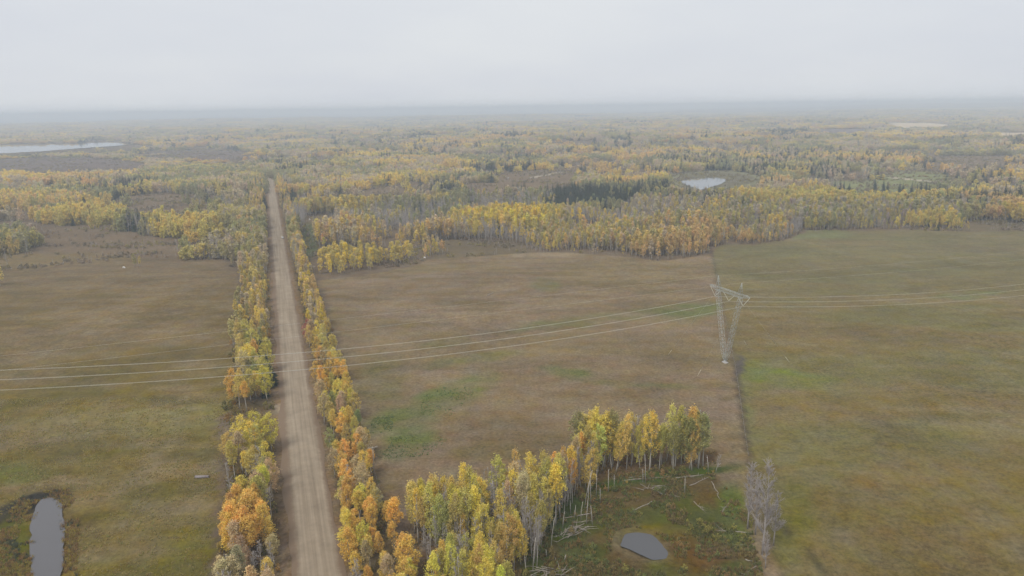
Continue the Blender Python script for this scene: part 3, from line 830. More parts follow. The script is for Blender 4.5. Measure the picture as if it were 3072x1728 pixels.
plant([(1035, 1325), (1110, 1300), (1190, 1305), (1225, 1350), (1190, 1415), (1090, 1415), (1055, 1380)], 36, 2.0, (12, 20), {'bright yellow': 5, 'yellow': 4, 'yellow-green': 2, 'olive green': 1, 'bare': 0.8}, 'on the hay field edge of the marsh grove')
plant([(1080, 1470), (1160, 1440), (1250, 1450), (1290, 1500), (1270, 1580), (1090, 1580)], 24, 2.1, (11, 18), {'bright yellow': 5, 'yellow': 2, 'yellow-green': 2, 'bare': 2}, 'beside the bare strip at the grove corner')
plant([(1190, 1300), (1290, 1270), (1400, 1280), (1410, 1320), (1330, 1360), (1240, 1360)], 36, 2.0, (12, 20), {'tan': 3, 'yellow': 2, 'yellow-green': 2, 'bright yellow': 1.5, 'bare': 4}, 'in the thick middle of the marsh grove')
plant([(1200, 1400), (1300, 1360), (1370, 1360), (1350, 1430), (1290, 1460), (1210, 1450)], 22, 2.0, (12, 18), {'bright yellow': 3, 'yellow': 1, 'yellow-green': 2, 'bare': 5}, 'on the marsh side of the grove')
plant([(1370, 1250), (1460, 1200), (1500, 1205), (1490, 1235), (1420, 1280)], 15, 2.1, (13, 18), {'yellow': 2, 'golden orange': 1.5, 'tan': 2, 'bare': 3}, 'in the thin neck of the grove')
plant([(1450, 1175), (1530, 1160), (1560, 1170), (1550, 1190), (1470, 1195)], 17, 2.1, (15, 21), {'bright yellow': 3, 'yellow': 3, 'yellow-green': 2, 'olive green': 1, 'bare': 1}, 'behind the fallen marsh logs')
plant([(1555, 1165), (1640, 1155), (1700, 1156), (1760, 1162), (1780, 1176), (1700, 1188), (1580, 1190)], 22, 2.0, (15, 22), {'yellow-green': 3, 'yellow': 3, 'bright yellow': 1, 'olive green': 1.5, 'bare': 5}, 'with white trunk at the tower end of the grove')
for vx, vy in [(1740, 1184), (1757, 1178), (1768, 1172), (1750, 1166)]:
    p = at(vx, vy); placed.append(tuple(p)); place_tree('aspen_tree', p[0], p[1], 18.5, 'olive green', 'bushy olive green aspen at the end of the grove facing the tower', 'olive aspens at the grove end', 0.02, 1.45)
plant([(1190, 1300), (1400, 1270), (1480, 1200), (1500, 1215), (1440, 1270), (1380, 1350), (1350, 1430), (1230, 1440), (1200, 1400)], 42, 1.6, (11, 18), {'bare': 1}, 'among the leafy trees of the marsh grove', 0.05, 0.9)
plant([(1050, 1340), (1190, 1310), (1220, 1400), (1260, 1500), (1090, 1560), (1070, 1420)], 22, 1.6, (12, 17), {'bare': 1}, 'behind the yellow trees of the grove corner', 0.05, 0.9)
# --- tall grey trees on the old property line
for i, (vx, vy, h, w) in enumerate([(1880, 1330, 22, 1.7), (1917, 1395, 30, 2.0), (1945, 1372, 18, 1.3), (1925, 1430, 12, 0.9), (1900, 1345, 21, 1.6)]):
    p = at(vx, vy); placed.append(tuple(p))
    place_tree('bare_tree', p[0], p[1], h, None, ['tall leafless grey tree on the strip between the two fields', 'tallest leafless grey tree on the strip between the two fields',
               'short leafless grey tree on the strip between the two fields', 'smallest leafless grey sapling on the strip between the two fields', 'leafless grey tree close beside the tallest one on the field strip'][i],
               'leafless trees on the strip between the fields', 0.03, w, True)
p = at(1800, 1188); place_tree('bare_tree', p[0], p[1], 7.5, None, 'small leaning leafless grey tree at the tip of the grove', 'leafless trees at the tip of the grove', 0.2, 0.7)


# --- road rows: s metres along the road, offset to its side
def row(side, s0, s1, n, o0, o1, hr, mix, where, dmin=2.3):
    c = 0; tries = 0
    while c < n and tries < n * 50:
        tries += 1; s = rng.uniform(s0, s1); o = side * rng.uniform(o0, o1); x, y = road_xy(s, o)
        if not free(x, y, dmin): continue
        placed.append((x, y)); c += 1; k = pick(mix); h = rng.uniform(*hr); z = size_word(h, hr)
        kind, nm, cl = {'bare': ('bare_tree', 'leafless grey tree', None), 'spruce': ('spruce_tree', 'dark green spruce', 'spruce')}.get(k, ('aspen_tree', k + ' tree', k))
        place_tree(kind, x, y, h, cl, f'{z} {nm} {where}', f'{z} {nm}s {where}')


PS, FS = ', pasture side of the gravel road', ', hay field side of the gravel road'
row(-1, -42, 10, 44, 10.5, 25, (9, 14), {'bare': 6, 'tan': 3.5, 'yellow': 0.6}, 'in the grey thicket' + PS, 1.9)
row(-1, 8, 32, 17, 13, 24, (12, 15.5), {'golden orange': 8, 'tan': 0.6, 'bare': 0.8}, 'in the orange clump' + PS, 2.1)
row(-1, 32, 86, 28, 11, 25, (10, 16), {'bright yellow': 4, 'yellow': 3, 'yellow-green': 2.5, 'tan': 1, 'bare': 1.5}, 'just before the field gate' + PS)
row(-1, 122, 215, 32, 11, 25, (11, 17), {'yellow-green': 3, 'yellow': 3, 'bright yellow': 2, 'tan': 1.5, 'olive green': 1, 'spruce': 1.0, 'golden orange': 1}, 'under the power cables' + PS)
row(1, -42, 30, 50, 8.2, 22, (8, 13), {'golden orange': 6, 'bright yellow': 2.5, 'tan': 2, 'yellow': 2, 'bare': 1.2}, 'by the wire fence' + FS)
row(1, 30, 110, 40, 8.6, 21, (8, 13), {'golden orange': 4, 'yellow': 3, 'tan': 3, 'olive green': 0.7, 'bare': 1.3, 'bright yellow': 1}, 'beside the green patches' + FS)
row(1, 110, 215, 28, 8.8, 21, (9, 14), {'golden orange': 5, 'bright yellow': 2, 'yellow': 2, 'tan': 1, 'red': 0.5}, 'under the power cables' + FS)
# --- lone tree in the pasture and the rounded clump at the field corner
p = at(340, 672); place_tree('aspen_tree', p[0], p[1], 11, 'olive green', 'lone small olive tree standing in the open pasture', None, 0.05, 1.0)
p = at(351, 673); place_tree('aspen_tree', p[0], p[1], 9, 'yellow-green', 'thin yellow-green tree close beside the lone pasture tree', None, 0.05, 0.7)
p = at(0, 718); place_tree('aspen_tree', p[0], p[1], 15, 'yellow', 'broad yellow tree at the far left rim of the pasture', None, 0.03, 1.6)
CLUMP = [(800, 690), (835, 695), (900, 688), (960, 674), (1045, 656), (1040, 646), (960, 655), (900, 648), (830, 650), (802, 665)]
CLUMP_XY = scatter(CLUMP, 74, 2.8)

for k_, (vx, vy, h) in enumerate([(1253, 596, 20), (1246, 592, 15), (2200, 478, 19), (2222, 481, 18), (2232, 482, 15), (2262, 487, 17), (2270, 488, 16), (2292, 486, 18), (2306, 488, 15), (2315, 488, 18), (2328, 491, 20), (2336, 492, 17),
                                 (2100, 478, 15), (2112, 479, 17), (2122, 480, 16), (2135, 484, 15), (2362, 484, 15), (2395, 488, 17), (1965, 470, 16), (1988, 466, 16)]):
    p = at(vx, vy); placed.append(tuple(p))
    wh = 'at the front of the bright yellow wood' if k_ < 2 else ('in the line of spruces before the far green field' if vx > 2150 and vx < 2350 else ('in the dark knot of spruces behind the yellow wood' if vx < 2150 and vx > 2050 else ('right of the spruce line by the far green field' if vx > 2350 else 'beside the far round pond')))
    place_tree('spruce_tree', p[0], p[1], h, 'spruce', f'{size_word(h, (14, 20))} dark spruce {wh}', f'{size_word(h, (14, 20))} spruces {wh}', 0.02, h / 14 * 1.15)

# ---------------------------------------------------------------- woods beyond (too many to count): instanced stuff
def far_sources():
    col = bpy.data.collections.new('tree_sources'); k = 0
    lf = MAT['leaf_far']

    def put(me):
        nonlocal k
        col.objects.link(bpy.data.objects.new('source_%02d' % k, me)); k += 1

    def merged(parts):
        """join several meshes with their materials into one source mesh"""
        bm = bmesh.new(); mats = []
        for me in parts:
            o = len(bm.faces); bm.from_mesh(me); bm.faces.ensure_lookup_table()
            m = me.materials[0]
            if m not in mats: mats.append(m)
            for f in bm.faces[o:]: f.material_index = mats.index(m)
        me = bpy.data.meshes.new('source'); bm.to_mesh(me); bm.free()
        for m in mats: me.materials.append(m)
        return me
    for i in range(4):                                     # 0-3 aspens
        cm, cc = crown_mesh('crown', 500 + i, 14, [4.5, 3.5, 5.5, 2.5][i], [1.7, 2.0, 1.4, 1.9][i], 30, 24, 0.34, lf, 0.5, 0.62)
        put(merged([cm, trunk_mesh('trunk', 500 + i, 14, 0.15, MAT['bark'], (), 0.5, 0.86, 4)]))
    for i in range(2):                                     # 4-5 leafless
        b, t = bare_meshes(520 + i, 14, 2.6, 14, 5, 3, 0.07, 0.25, (MAT['bark'], MAT['bark_grey'])); put(merged([b, t]))
    for i in range(2):                                     # 6-7 spruce
        c, t = spruce_meshes(540 + i, 14, [2.5, 2.9][i], 16, (MAT['bark_dark'], lf)); put(merged([c, t]))
    for i in range(2):                                     # 8-9 bushes
        cm, cc = crown_mesh('crown', 560 + i, 4, 0.1, 1.9, 16, 18, 0.30, lf, 0.4, 0.55); put(cm)
    for i in range(3):                                     # 10-12 a knot of several crowns for the far woods
        rg = np.random.default_rng(580 + i); parts = []
        for j in range(6):
            cm, cc = crown_mesh('crown', 600 + i * 9 + j, rg.uniform(10, 14.5), 0.8, 2.8, 12, 20, 0.62, lf, 0.42, 0.95)
            cm.transform(Matrix.Translation((rg.uniform(-4.5, 4.5), rg.uniform(-4.5, 4.5), 0))); parts.append(cm)
        put(merged(parts))
    for i in range(2):                                     # 13-14 grass tussock
        rg = np.random.default_rng(620 + i); V, F = [], []
        for j in range(26):
            an = rg.uniform(0, 6.28); r = rg.uniform(0, 0.28); b = np.array([r * math.cos(an), r * math.sin(an), 0]); s = np.array([-math.sin(an), math.cos(an), 0]) * 0.06
            tip = b * 2.4 + [0, 0, rg.uniform(0.35, 0.9)]; q = len(V); V += [b - s, b + s, tip]; F.append((q, q + 1, q + 2))
        put(mesh_np('tussock', V, [F], lf))
    return col


SRC = far_sources()


def instancer_group():
    g = bpy.data.node_groups.new('planting', 'GeometryNodeTree')
    g.interface.new_socket('Geometry', in_out='INPUT', socket_type='NodeSocketGeometry')
    g.interface.new_socket('Geometry', in_out='OUTPUT', socket_type='NodeSocketGeometry')
    n = g.nodes.new; l = g.links.new
    gi, go = n('NodeGroupInput'), n('NodeGroupOutput')
    ci = n('GeometryNodeCollectionInfo'); ci.inputs['Collection'].default_value = SRC
    ci.inputs['Separate Children'].default_value = True; ci.inputs['Reset Children'].default_value = True
    ip = n('GeometryNodeInstanceOnPoints'); ip.inputs['Pick Instance'].default_value = True

    def named(nm, ty):
        a = n('GeometryNodeInputNamedAttribute'); a.data_type = ty; a.inputs['Name'].default_value = nm; return a.outputs[0]
    l(gi.outputs[0], ip.inputs['Points']); l(ci.outputs[0], ip.inputs['Instance'])
    l(named('variant', 'INT'), ip.inputs['Instance Index']); l(named('size', 'FLOAT_VECTOR'), ip.inputs['Scale'])
    er = n('FunctionNodeEulerToRotation'); l(named('turn', 'FLOAT_VECTOR'), er.inputs[0]); l(er.outputs[0], ip.inputs['Rotation'])
    l(ip.outputs[0], go.inputs[0])
    return g


PLANTING = instancer_group()


def stuff(name, label, x, y, variant, sx, sz, tint):
    n = len(x); z = ground_z(x, y)
    me = bpy.data.meshes.new(name); me.vertices.add(n)
    me.vertices.foreach_set('co', np.stack([x, y, z], 1).astype(np.float32).ravel())

    def attr(nm, ty, key, arr):
        a = me.attributes.new(nm, ty, 'POINT'); a.data.foreach_set(key, np.ascontiguousarray(arr).ravel())
    attr('variant', 'INT', 'value', variant.astype(np.int32))
    attr('size', 'FLOAT_VECTOR', 'vector', np.stack([sx, sx, sz], 1).astype(np.float32))
    attr('turn', 'FLOAT_VECTOR', 'vector', np.stack([rng.normal(size=n) * 0.03, rng.normal(size=n) * 0.03, rng.uniform(0, 6.28, n)], 1).astype(np.float32))
    attr('tint', 'FLOAT_COLOR', 'color', np.concatenate([np.clip(tint, 0.005, 1), np.ones((n, 1))], 1).astype(np.float32))
    o = link(bpy.data.objects.new(name, me)); md = o.modifiers.new('planting', 'NODES'); md.node_group = PLANTING
    return tag(o, label, kind='stuff')


def cand(d0, d1, s0, k):
    """jittered candidate points whose spacing grows with distance"""
    xs, ys = [], []; d = d0
    while d < d1:
        s = max(s0, d / k); w = d * 0.82 + 60; n = int(2 * w / s)
        xs.append((np.arange(n) - n / 2) * s + rng.uniform(-0.5, 0.5, n) * s); ys.append(d + rng.uniform(-0.5, 0.5, n) * s); d += s * 0.92
    return np.concatenate(xs), np.concatenate(ys)


x, y = cand(420, 9500, 3.5, 215)
D = np.hypot(x, y); zz = ground_z(x, y); vx, vy = project(x, y, zz); tx, ty = project(x, y, zz + 12.0)
s_, o_ = road_so(x, y)
ok = (vx > -120) & (vx < 2700) & (vy < 760)
ok &= ~inpoly(FIELD_A, vx, vy) & ~inpoly(FIELD_B, vx, vy) & ~inpoly(PASTURE, vx, vy) & ~inpoly(LAKE, vx, vy)
wxx = vx + (fbm(x / 40, y / 40, 71, 3) - 0.5) * 24 * np.clip(900 / D, 0.2, 1.5); wyy = vy + (fbm(x / 40, y / 40, 73, 3) - 0.5) * 12 * np.clip(900 / D, 0.2, 1.5)
ok &= ~open_mask(wxx, wyy) & ~open_mask(tx + (wxx - vx), ty + (wyy - vy)) & ~inpoly(LAKE, tx, ty)
ok &= ~(np.abs(o_) < 10.5) | (s_ > 1235) | (s_ < 0)
ok &= ~((s_ > 1090) & (s_ < 1330) & (np.hypot(x - pts[-30][0], y - pts[-30][1]) < 0))
dr = np.full(len(x), 1e9)
for q in pts[-46:-8:2]: dr = np.minimum(dr, np.hypot(x - q[0], y - q[1]))
ok &= dr > 13
ok &= ell(vx, vy, 300, 371, 90, 9) > 1
ok &= ~((s_ < 395) & (np.abs(o_) < 40)) & ~inpoly(CLUMP, vx, vy)
ok &= ~(near_line(vx, vy, CUTLINE, 3.2))
for q in [[(2230, 309), (2330, 310), (2390, 317), (2300, 318)], [(2455, 334), (2640, 333), (2640, 342), (2480, 342)]]: ok &= ~inpoly(q, vx, vy)
cl = fbm(x / 170, y / 170, 77, 4)                          # glades
glade = sstep(0.435, 0.475, cl + 0.09 * sstep(1300, 700, D)) * sstep(0.30, 0.40, fbm(x / 38, y / 38, 79, 3))
LG = [(215, 556, 122, 12), (425, 583, 116, 17), (30, 630, 86, 22), (520, 648, 105, 9), (80, 514, 140, 16), (260, 492, 130, 12), (470, 476, 195, 13), (596, 540, 60, 38), (626, 605, 34, 45), (325, 588, 46, 11), (0, 560, 55, 9)]
lg = np.zeros(len(x))
for cx, cy_, rx, ry in LG: lg = np.maximum(lg, sstep(1.1, 0.9, ell(wxx, wyy, cx, cy_, rx, ry)))
ok &= ~((vy > 627) & (vx > 770) & (vx < 1070))                # open strip behind the rounded clump
ex, ey = x * (1 - 16 / np.maximum(D, 1)), y * (1 - 16 / np.maximum(D, 1)); evx, evy = project(ex, ey, zz)
edge = inpoly(FIELD_A, evx, evy) | inpoly(FIELD_B, evx, evy) | inpoly(PASTURE, evx, evy)
glade = np.where(edge, sstep(0.36, 0.56, fbm(x / 13, y / 13, 131, 3)), glade)
glade = np.where((vx < 660) & (vy > 466) & (o_ < -30), lg * 0.97 + 0.03, glade)
ok &= rng.uniform(size=len(x)) < np.maximum(glade, 0.06)
x, y, D, vx, vy, s_, o_, edge = [a[ok] for a in (x, y, D, vx, vy, s_, o_, edge)]
n = len(x)
# colour of each wood: broad patches plus the stands one can recognise
pa, pb, pcn = fbm(x / 210, y / 210, 81, 3), fbm(x / 90, y / 90, 85, 3), fbm(x / 60, y / 60, 89, 2)
PAL = np.array([(0.80, 0.62, 0.18), (0.68, 0.56, 0.20), (0.74, 0.54, 0.24), (0.54, 0.47, 0.21), (0.64, 0.53, 0.36), (0.44, 0.41, 0.22), (0.92, 0.71, 0.12), (0.58, 0.50, 0.40)])
r1 = rng.uniform(size=n)
pi = np.where(pa > 0.54, np.where(pb > 0.5, 0, 2), np.where(pb > 0.53, 1, 3)); pi = np.where((pcn > 0.56), 4, pi); pi = np.where((pcn < 0.40) & (pa < 0.5), 5, pi)
pi = np.where(r1 < 0.05, rng.integers(0, 5, n), pi)
bareness = sstep(0.48, 0.58, fbm(x / 80, y / 80, 93, 3)) * 0.75 + 0.14 - 0.10 * sstep(800, 1200, D)
bareness = np.minimum(bareness, 1 - 0.55 * sstep(900, 1500, D))


def stand(cx, cy_, rx, ry, idxs, bare=None):
    global pi, bareness
    m = ell(vx, vy, cx, cy_, rx, ry) < 1 + (pcn - 0.5)
    pi = np.where(m, np.array(idxs)[rng.integers(0, len(idxs), n)], pi)
    if bare is not None: bareness = np.where(m, bare, bareness)


stand(1310, 575, 170, 20, [6, 6, 0, 1], 0.08)              # the bright yellow stand
stand(960, 620, 190, 40, [2, 2, 4, 0, 4], 0.3)               # orange aspens behind the rounded clump
stand(1560, 610, 230, 40, [0, 1, 4, 2, 3], 0.3)
stand(1640, 545, 120, 34, [4, 7, 1], 0.75)                 # greyish wood left of the cut line
stand(1890, 560, 110, 50, [0, 1, 3, 4], 0.4)
stand(2200, 545, 330, 36, [3, 1, 5, 7], 0.35)
stand(2130, 510, 300, 20, [0, 1, 1], 0.12)
stand(2355, 572, 85, 12, [1, 0], 0.0)
stand(215, 560, 115, 22, [1, 0, 0], 0.1); stand(430, 590, 110, 32, [0, 0, 1], 0.12); stand(330, 590, 45, 30, [5, 3], 0.6)
stand(50, 640, 75, 40, [3, 1, 5], 0.25); stand(90, 520, 120, 30, [2, 0, 3], 0.2); stand(540, 650, 90, 20, [1, 4, 3], 0.5)
stand(860, 530, 120, 20, [0, 1, 3], 0.35)
var = rng.integers(0, 4, n)
isb = rng.uniform(size=n) < bareness; var = np.where(isb, 4 + rng.integers(0, 2, n), var)
spn = fbm(x / 85, y / 85, 97, 3)
prob = sstep(0.60, 0.68, spn) * 0.5 + 0.035 - 0.02 * sstep(1200, 2500, D)
prob *= sstep(700, 1000, D)
for cx, cy_, rx, ry, pmax in [(1500, 508, 150, 26, 0.96), (1440, 525, 60, 14, 0.9), (1610, 488, 70, 14, 0.7), (250, 490, 110, 16, 0.4), (1215, 432, 40, 12, 0.8), (1330, 402, 60, 7, 0.6), (1700, 402, 60, 12, 0.5), (1290, 345, 50, 4, .8),
                              (1400, 388, 40, 5, 0.6), (2270, 493, 75, 6, 0.8), (2110, 485, 22, 5, 0.9), (2400, 420, 120, 20, 0.45), (1980, 336, 60, 5, 0.8), (1850, 435, 40, 8, 0.5), (1100, 370, 160, 10, 0.2), (2450, 450, 90, 25, 0.4), (2000, 405, 300, 16, 0.25)]:
    prob = np.where(ell(vx, vy, cx, cy_, rx, ry) < 1 + (pcn - 0.5) * 0.8, np.maximum(prob, pmax), prob)
iss = rng.uniform(size=n) < prob; var = np.where(iss, 6 + rng.integers(0, 2, n), var)
sp_ = np.maximum(3.5, D / 215)
far = ((D > 980) | ((vx < 640) & (D > 640))) & ~iss & ~isb; var = np.where(far, 10 + rng.integers(0, 3, n), var)
hgt = rng.triangular(6.5, 15, 20.5, n) / 14 * (0.55 + 0.8 * fbm(x / 55, y / 55, 99, 3))
hgt = np.where(edge, hgt * rng.uniform(0.45, 0.95, n), hgt)
hgt = np.where(far, rng.uniform(0.6, 1.1, n) * np.where((vx < 640) & (vy > 466), 1.2, 1.0), hgt)
hgt = np.where(iss, hgt * 1.25, hgt); hgt = np.where(isb, hgt * 0.95, hgt)
heath = (vy < 435) & (vx < 620) & (vy > 385); hgt = np.where(heath, hgt * 0.55, hgt)
wid = np.where(far, np.maximum(sp_, 6.2) / 9.5 * 1.5 * rng.uniform(0.75, 1.3, n), hgt * rng.uniform(0.9, 1.3, n) * np.where(iss | isb, np.clip(sp_ / 5.0, 1, 3.2), np.clip(sp_ / 3.7, 1, 2.0)))
keep = ~far | (rng.uniform(size=n) < np.clip(sp_ / 6.0, 0, 1) ** 2)
tint = PAL[pi] * (1 + (rng.uniform(0.85, 1.15, (n, 1)) - 1) * np.where(far, 0.5, 1.0)[:, None]) * (1 + rng.normal(size=(n, 3)) * 0.035)
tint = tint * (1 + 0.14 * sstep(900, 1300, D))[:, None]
tint = np.where(iss[:, None], np.array(COLOURS['spruce']) * rng.uniform(0.7, 1.4, (n, 1)), tint)
print('woods', n)
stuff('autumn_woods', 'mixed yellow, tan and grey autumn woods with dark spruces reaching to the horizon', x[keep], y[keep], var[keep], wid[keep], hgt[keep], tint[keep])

# the rounded clump at the field corner reads as one yellow mass
n = len(CLUMP_XY); hc = rng.uniform(0.8, 1.15, n)
stuff('rounded_tree_clump', 'rounded dense clump of yellow trees at the hay field corner', np.array([p[0] for p in CLUMP_XY]), np.array([p[1] for p in CLUMP_XY]), np.full(n, 3), hc * rng.uniform(1.15, 1.5, n), hc, PAL[rng.choice([0, 0, 1, 1, 6], n)] * rng.uniform(0.88, 1.12, (n, 1)))

# the rows along the road further off, where single trees melt together
S = rng.uniform(212, 1190, 940); O = np.where(rng.uniform(size=940) < 0.58, -rng.uniform(11, 29, 940), rng.uniform(10.5, 19.5, 940))
xy = ROAD_O + np.outer(S, ROAD_D) + np.outer(O, ROAD_R)
n = len(S); pi = np.where(O < 0, rng.choice([0, 0, 0, 1, 2, 2, 4, 3], n), rng.choice([0, 2, 2, 2, 6, 4], n))
isb = rng.uniform(size=n) < 0.12
stuff('far_roadside_trees', 'rows of yellow and orange trees lining the far gravel road', xy[:, 0], xy[:, 1], np.where(isb, 4, rng.integers(0, 4, n)), rng.uniform(0.75, 1.15, n), rng.uniform(0.65, 1.15, n), PAL[pi] * rng.uniform(0.8, 1.2, (n, 1)))

# low scrub in the clearings
x, y = cand(560, 2600, 4.5, 210); vx, vy = project(x, y, ground_z(x, y)); s_, o_ = road_so(x, y); D = np.hypot(x, y)
k = (vx > -80) & (vx < 2660) & ~inpoly(FIELD_A, vx, vy) & ~inpoly(FIELD_B, vx, vy) & ~inpoly(PASTURE, vx, vy) & (np.abs(o_) > 12) & ~inpoly(LAKE, vx, vy) & ~inpoly(PONDR, vx, vy)
k &= rng.uniform(size=len(x)) < sstep(0.44, 0.60, fbm(x / 45, y / 25, 121, 4)) * 0.7 + 0.03
k &= ~near_line(vx, vy, CUTLINE, 2.5)
x, y, D, vx, vy = x[k], y[k], D[k], vx[k], vy[k]; n = len(x)
SCR = np.array([(0.42, 0.36, 0.25), (0.36, 0.29, 0.15), (0.44, 0.36, 0.13), (0.28, 0.23, 0.15), (0.40, 0.31, 0.24), (0.40, 0.27, 0.14)])
sp_ = np.maximum(4.5, D / 210); isb = rng.uniform(size=n) < 0.35; q = rng.uniform(0.5, 1.1, n) * np.clip(sp_ / 5, 1, 2.5)
stuff('clearing_scrub', 'low grey and olive scrub in the clearings of the woods', x, y, np.where(isb, 4 + rng.integers(0, 2, n), 8 + rng.integers(0, 2, n)), np.where(isb, q * 0.6, q), np.where(isb, rng.uniform(0.18, 0.4, n), rng.uniform(0.3, 0.8, n)), SCR[np.clip((fbm(x / 60, y / 40, 125, 3) * 9 - 1.5).astype(int), 0, 5)] * rng.uniform(0.75, 1.2, (n, 1)))

# undergrowth of the rows and the grove
xs, ys, tn, vr, sx, sz = [], [], [], [], [], []
UG = np.array([(0.30, 0.22, 0.06), (0.20, 0.17, 0.05), (0.34, 0.20, 0.06), (0.13, 0.12, 0.04), (0.22, 0.15, 0.07)])
for side, s0, s1, o0, o1, n in [(-1, -45, 84, 10, 26, 260), (-1, 112, 400, 10, 30, 420), (1, -45, 400, 9.5, 22, 560)]:
    for _ in range(n):
        p = road_xy(rng.uniform(s0, s1), side * rng.uniform(o0, o1)); xs.append(p[0]); ys.append(p[1]); tn.append(UG[rng.integers(5)]); vr.append(8 + rng.integers(2)); q = rng.uniform(0.25, 0.75); sx.append(q); sz.append(q * rng.uniform(0.7, 1.2))
ug_n = len(xs)
stuff('roadside_undergrowth', 'low brown and yellow brush under the roadside tree rows', np.array(xs), np.array(ys), np.array(vr), np.array(sx), np.array(sz), np.array(tn) * 1.5 * rng.uniform(0.7, 1.2, (ug_n, 1)))


def tufts(name, label, poly, n, pal, s0, s1, variants, avoid=()):
    P = np.array([at0(*p) for p in poly]); lo, hi = P.min(0), P.max(0)
    x = rng.uniform(lo[0], hi[0], n * 4); y = rng.uniform(lo[1], hi[1], n * 4); vx, vy = project(x, y, 0 * x)
    k = inpoly(poly, vx, vy) & (fbm(x / 6, y / 6, 111, 3) > 0.42)
    for cx, cy_, rx, ry, ti in avoid: k &= ell(vx, vy, cx, cy_, rx, ry, ti) > 1
    x, y = x[k][:n], y[k][:n]; m = len(x); pal = np.array(pal); c = np.clip((fbm(x / 9, y / 9, 115, 3) * 1.6 - 0.3 + rng.normal(size=m) * 0.15) * len(pal), 0, len(pal) - 1).astype(int)
    v = np.array(variants)[rng.integers(0, len(variants), m)]; s = rng.uniform(s0, s1, m)
    stuff(name, label, x, y, v, s, s * rng.uniform(0.7, 1.2, m), pal[c] * 2.5 * rng.uniform(0.8, 1.2, (m, 1)))


tufts('marsh_plants', 'matted brown, rust and green marsh plants around the muddy pond', MARSH, 5200, [(0.085, 0.09, 0.03), (0.12, 0.095, 0.035), (0.105, 0.075, 0.035), (0.15, 0.105, 0.04), (0.09, 0.10, 0.032), (0.13, 0.115, 0.035)], 0.5, 1.2, [13, 14],
      [(1618, 1381, 84, 52, -22)])
tufts('marsh_bushes', 'low olive and rusty bushes scattered over the marsh', MARSH, 230, [(0.16, 0.14, 0.04), (0.13, 0.10, 0.04), (0.10, 0.11, 0.035), (0.19, 0.12, 0.05)], 0.25, 0.6, [8, 9], [(1618, 1381, 100, 64, -22)])
tufts('pasture_grass', 'coarse olive pasture grass on the near side of the left field', [(-60, 1000), (600, 1000), (540, 1250), (520, 1520), (-60, 1520)], 9000, [(0.16, 0.135, 0.05), (0.19, 0.15, 0.065), (0.14, 0.13, 0.045), (0.20, 0.16, 0.07), (0.17, 0.125, 0.055)], 0.3, 0.7, [13, 14], [(120, 1400, 52, 160, 0)])
tufts('pond_sedge', 'dark rushes and rusty sedge round the left pond', [(0, 1310), (60, 1240), (170, 1225), (200, 1300), (190, 1520), (-20, 1520)], 1700, [(0.05, 0.055, 0.03), (0.14, 0.085, 0.035), (0.16, 0.12, 0.03), (0.10, 0.07, 0.03)], 0.6, 1.3, [13, 14], [(120, 1420, 37, 166, 0)])
for q, w in [([(1050, 1045), (1075, 980), (1150, 970), (1200, 980), (1180, 1005), (1130, 1048)], 'by the long green streak'), ([(925, 1090), (940, 1045), (990, 1040), (985, 1088)], 'next to the roadside fence'), ([(950, 1155), (970, 1100), (1060, 1090), (1130, 1105), (1070, 1150)], 'nearest the marsh grove')]:
    tufts('green_weeds', 'leafy dark green weeds in the hay field patch ' + w, q, 260, [(0.075, 0.10, 0.04), (0.085, 0.108, 0.042), (0.095, 0.112, 0.045)], 0.35, 0.75, [13, 14])
tufts('grove_brush', 'leaf-strewn brown brush on the floor of the marsh grove', GROVE_POLY, 1500, [(0.20, 0.13, 0.05), (0.14, 0.10, 0.04), (0.10, 0.09, 0.03), (0.24, 0.17, 0.05)], 0.5, 1.2, [13, 14])

# ---------------------------------------------------------------- transmission tower
TB = np.array([101.6, 332.5]); LD = np.array([0.924, 0.382]); AD = np.array([0.382, -0.924])
tz = float(ground_z(*TB))
tower = tag(empty('transmission_tower', (TB[0], TB[1], tz), math.atan2(AD[1], AD[0])), 'galvanised lattice guyed V tower standing on the line between two fields', 'tower')
# local frame: x along the cross beam, y along the line (to the left when facing +x)


def lattice(mb, p0, p1, w0, w1, n, up, r=0.085, rb=0.055):
    p0, p1 = Vector(p0), Vector(p1); d = (p1 - p0).normalized(); a = d.cross(Vector(up)).normalized(); b = d.cross(a)
    rings = []
    for i in range(n + 1):
        t = i / n; w = w0(t) if callable(w0) else w0 + (w1 - w0) * t; c = p0.lerp(p1, t)
        rings.append([c + a * w + b * w, c - a * w + b * w, c - a * w - b * w, c + a * w - b * w])
    for k in range(4): mb.tube([q[k] for q in rings], r, 4)
    for i in range(n):
        for k in range(4):
            k2 = (k + 1) % 4
            if (i + k) % 2: mb.bar(rings[i][k], rings[i + 1][k2], rb)
            else: mb.bar(rings[i][k2], rings[i + 1][k], rb)
            if i: mb.bar(rings[i][k], rings[i][k2], rb * 0.8)


def mastw(t): return 0.22 + 0.62 * min(t / 0.12, 1, (1 - t) / 0.10 + 0.45)


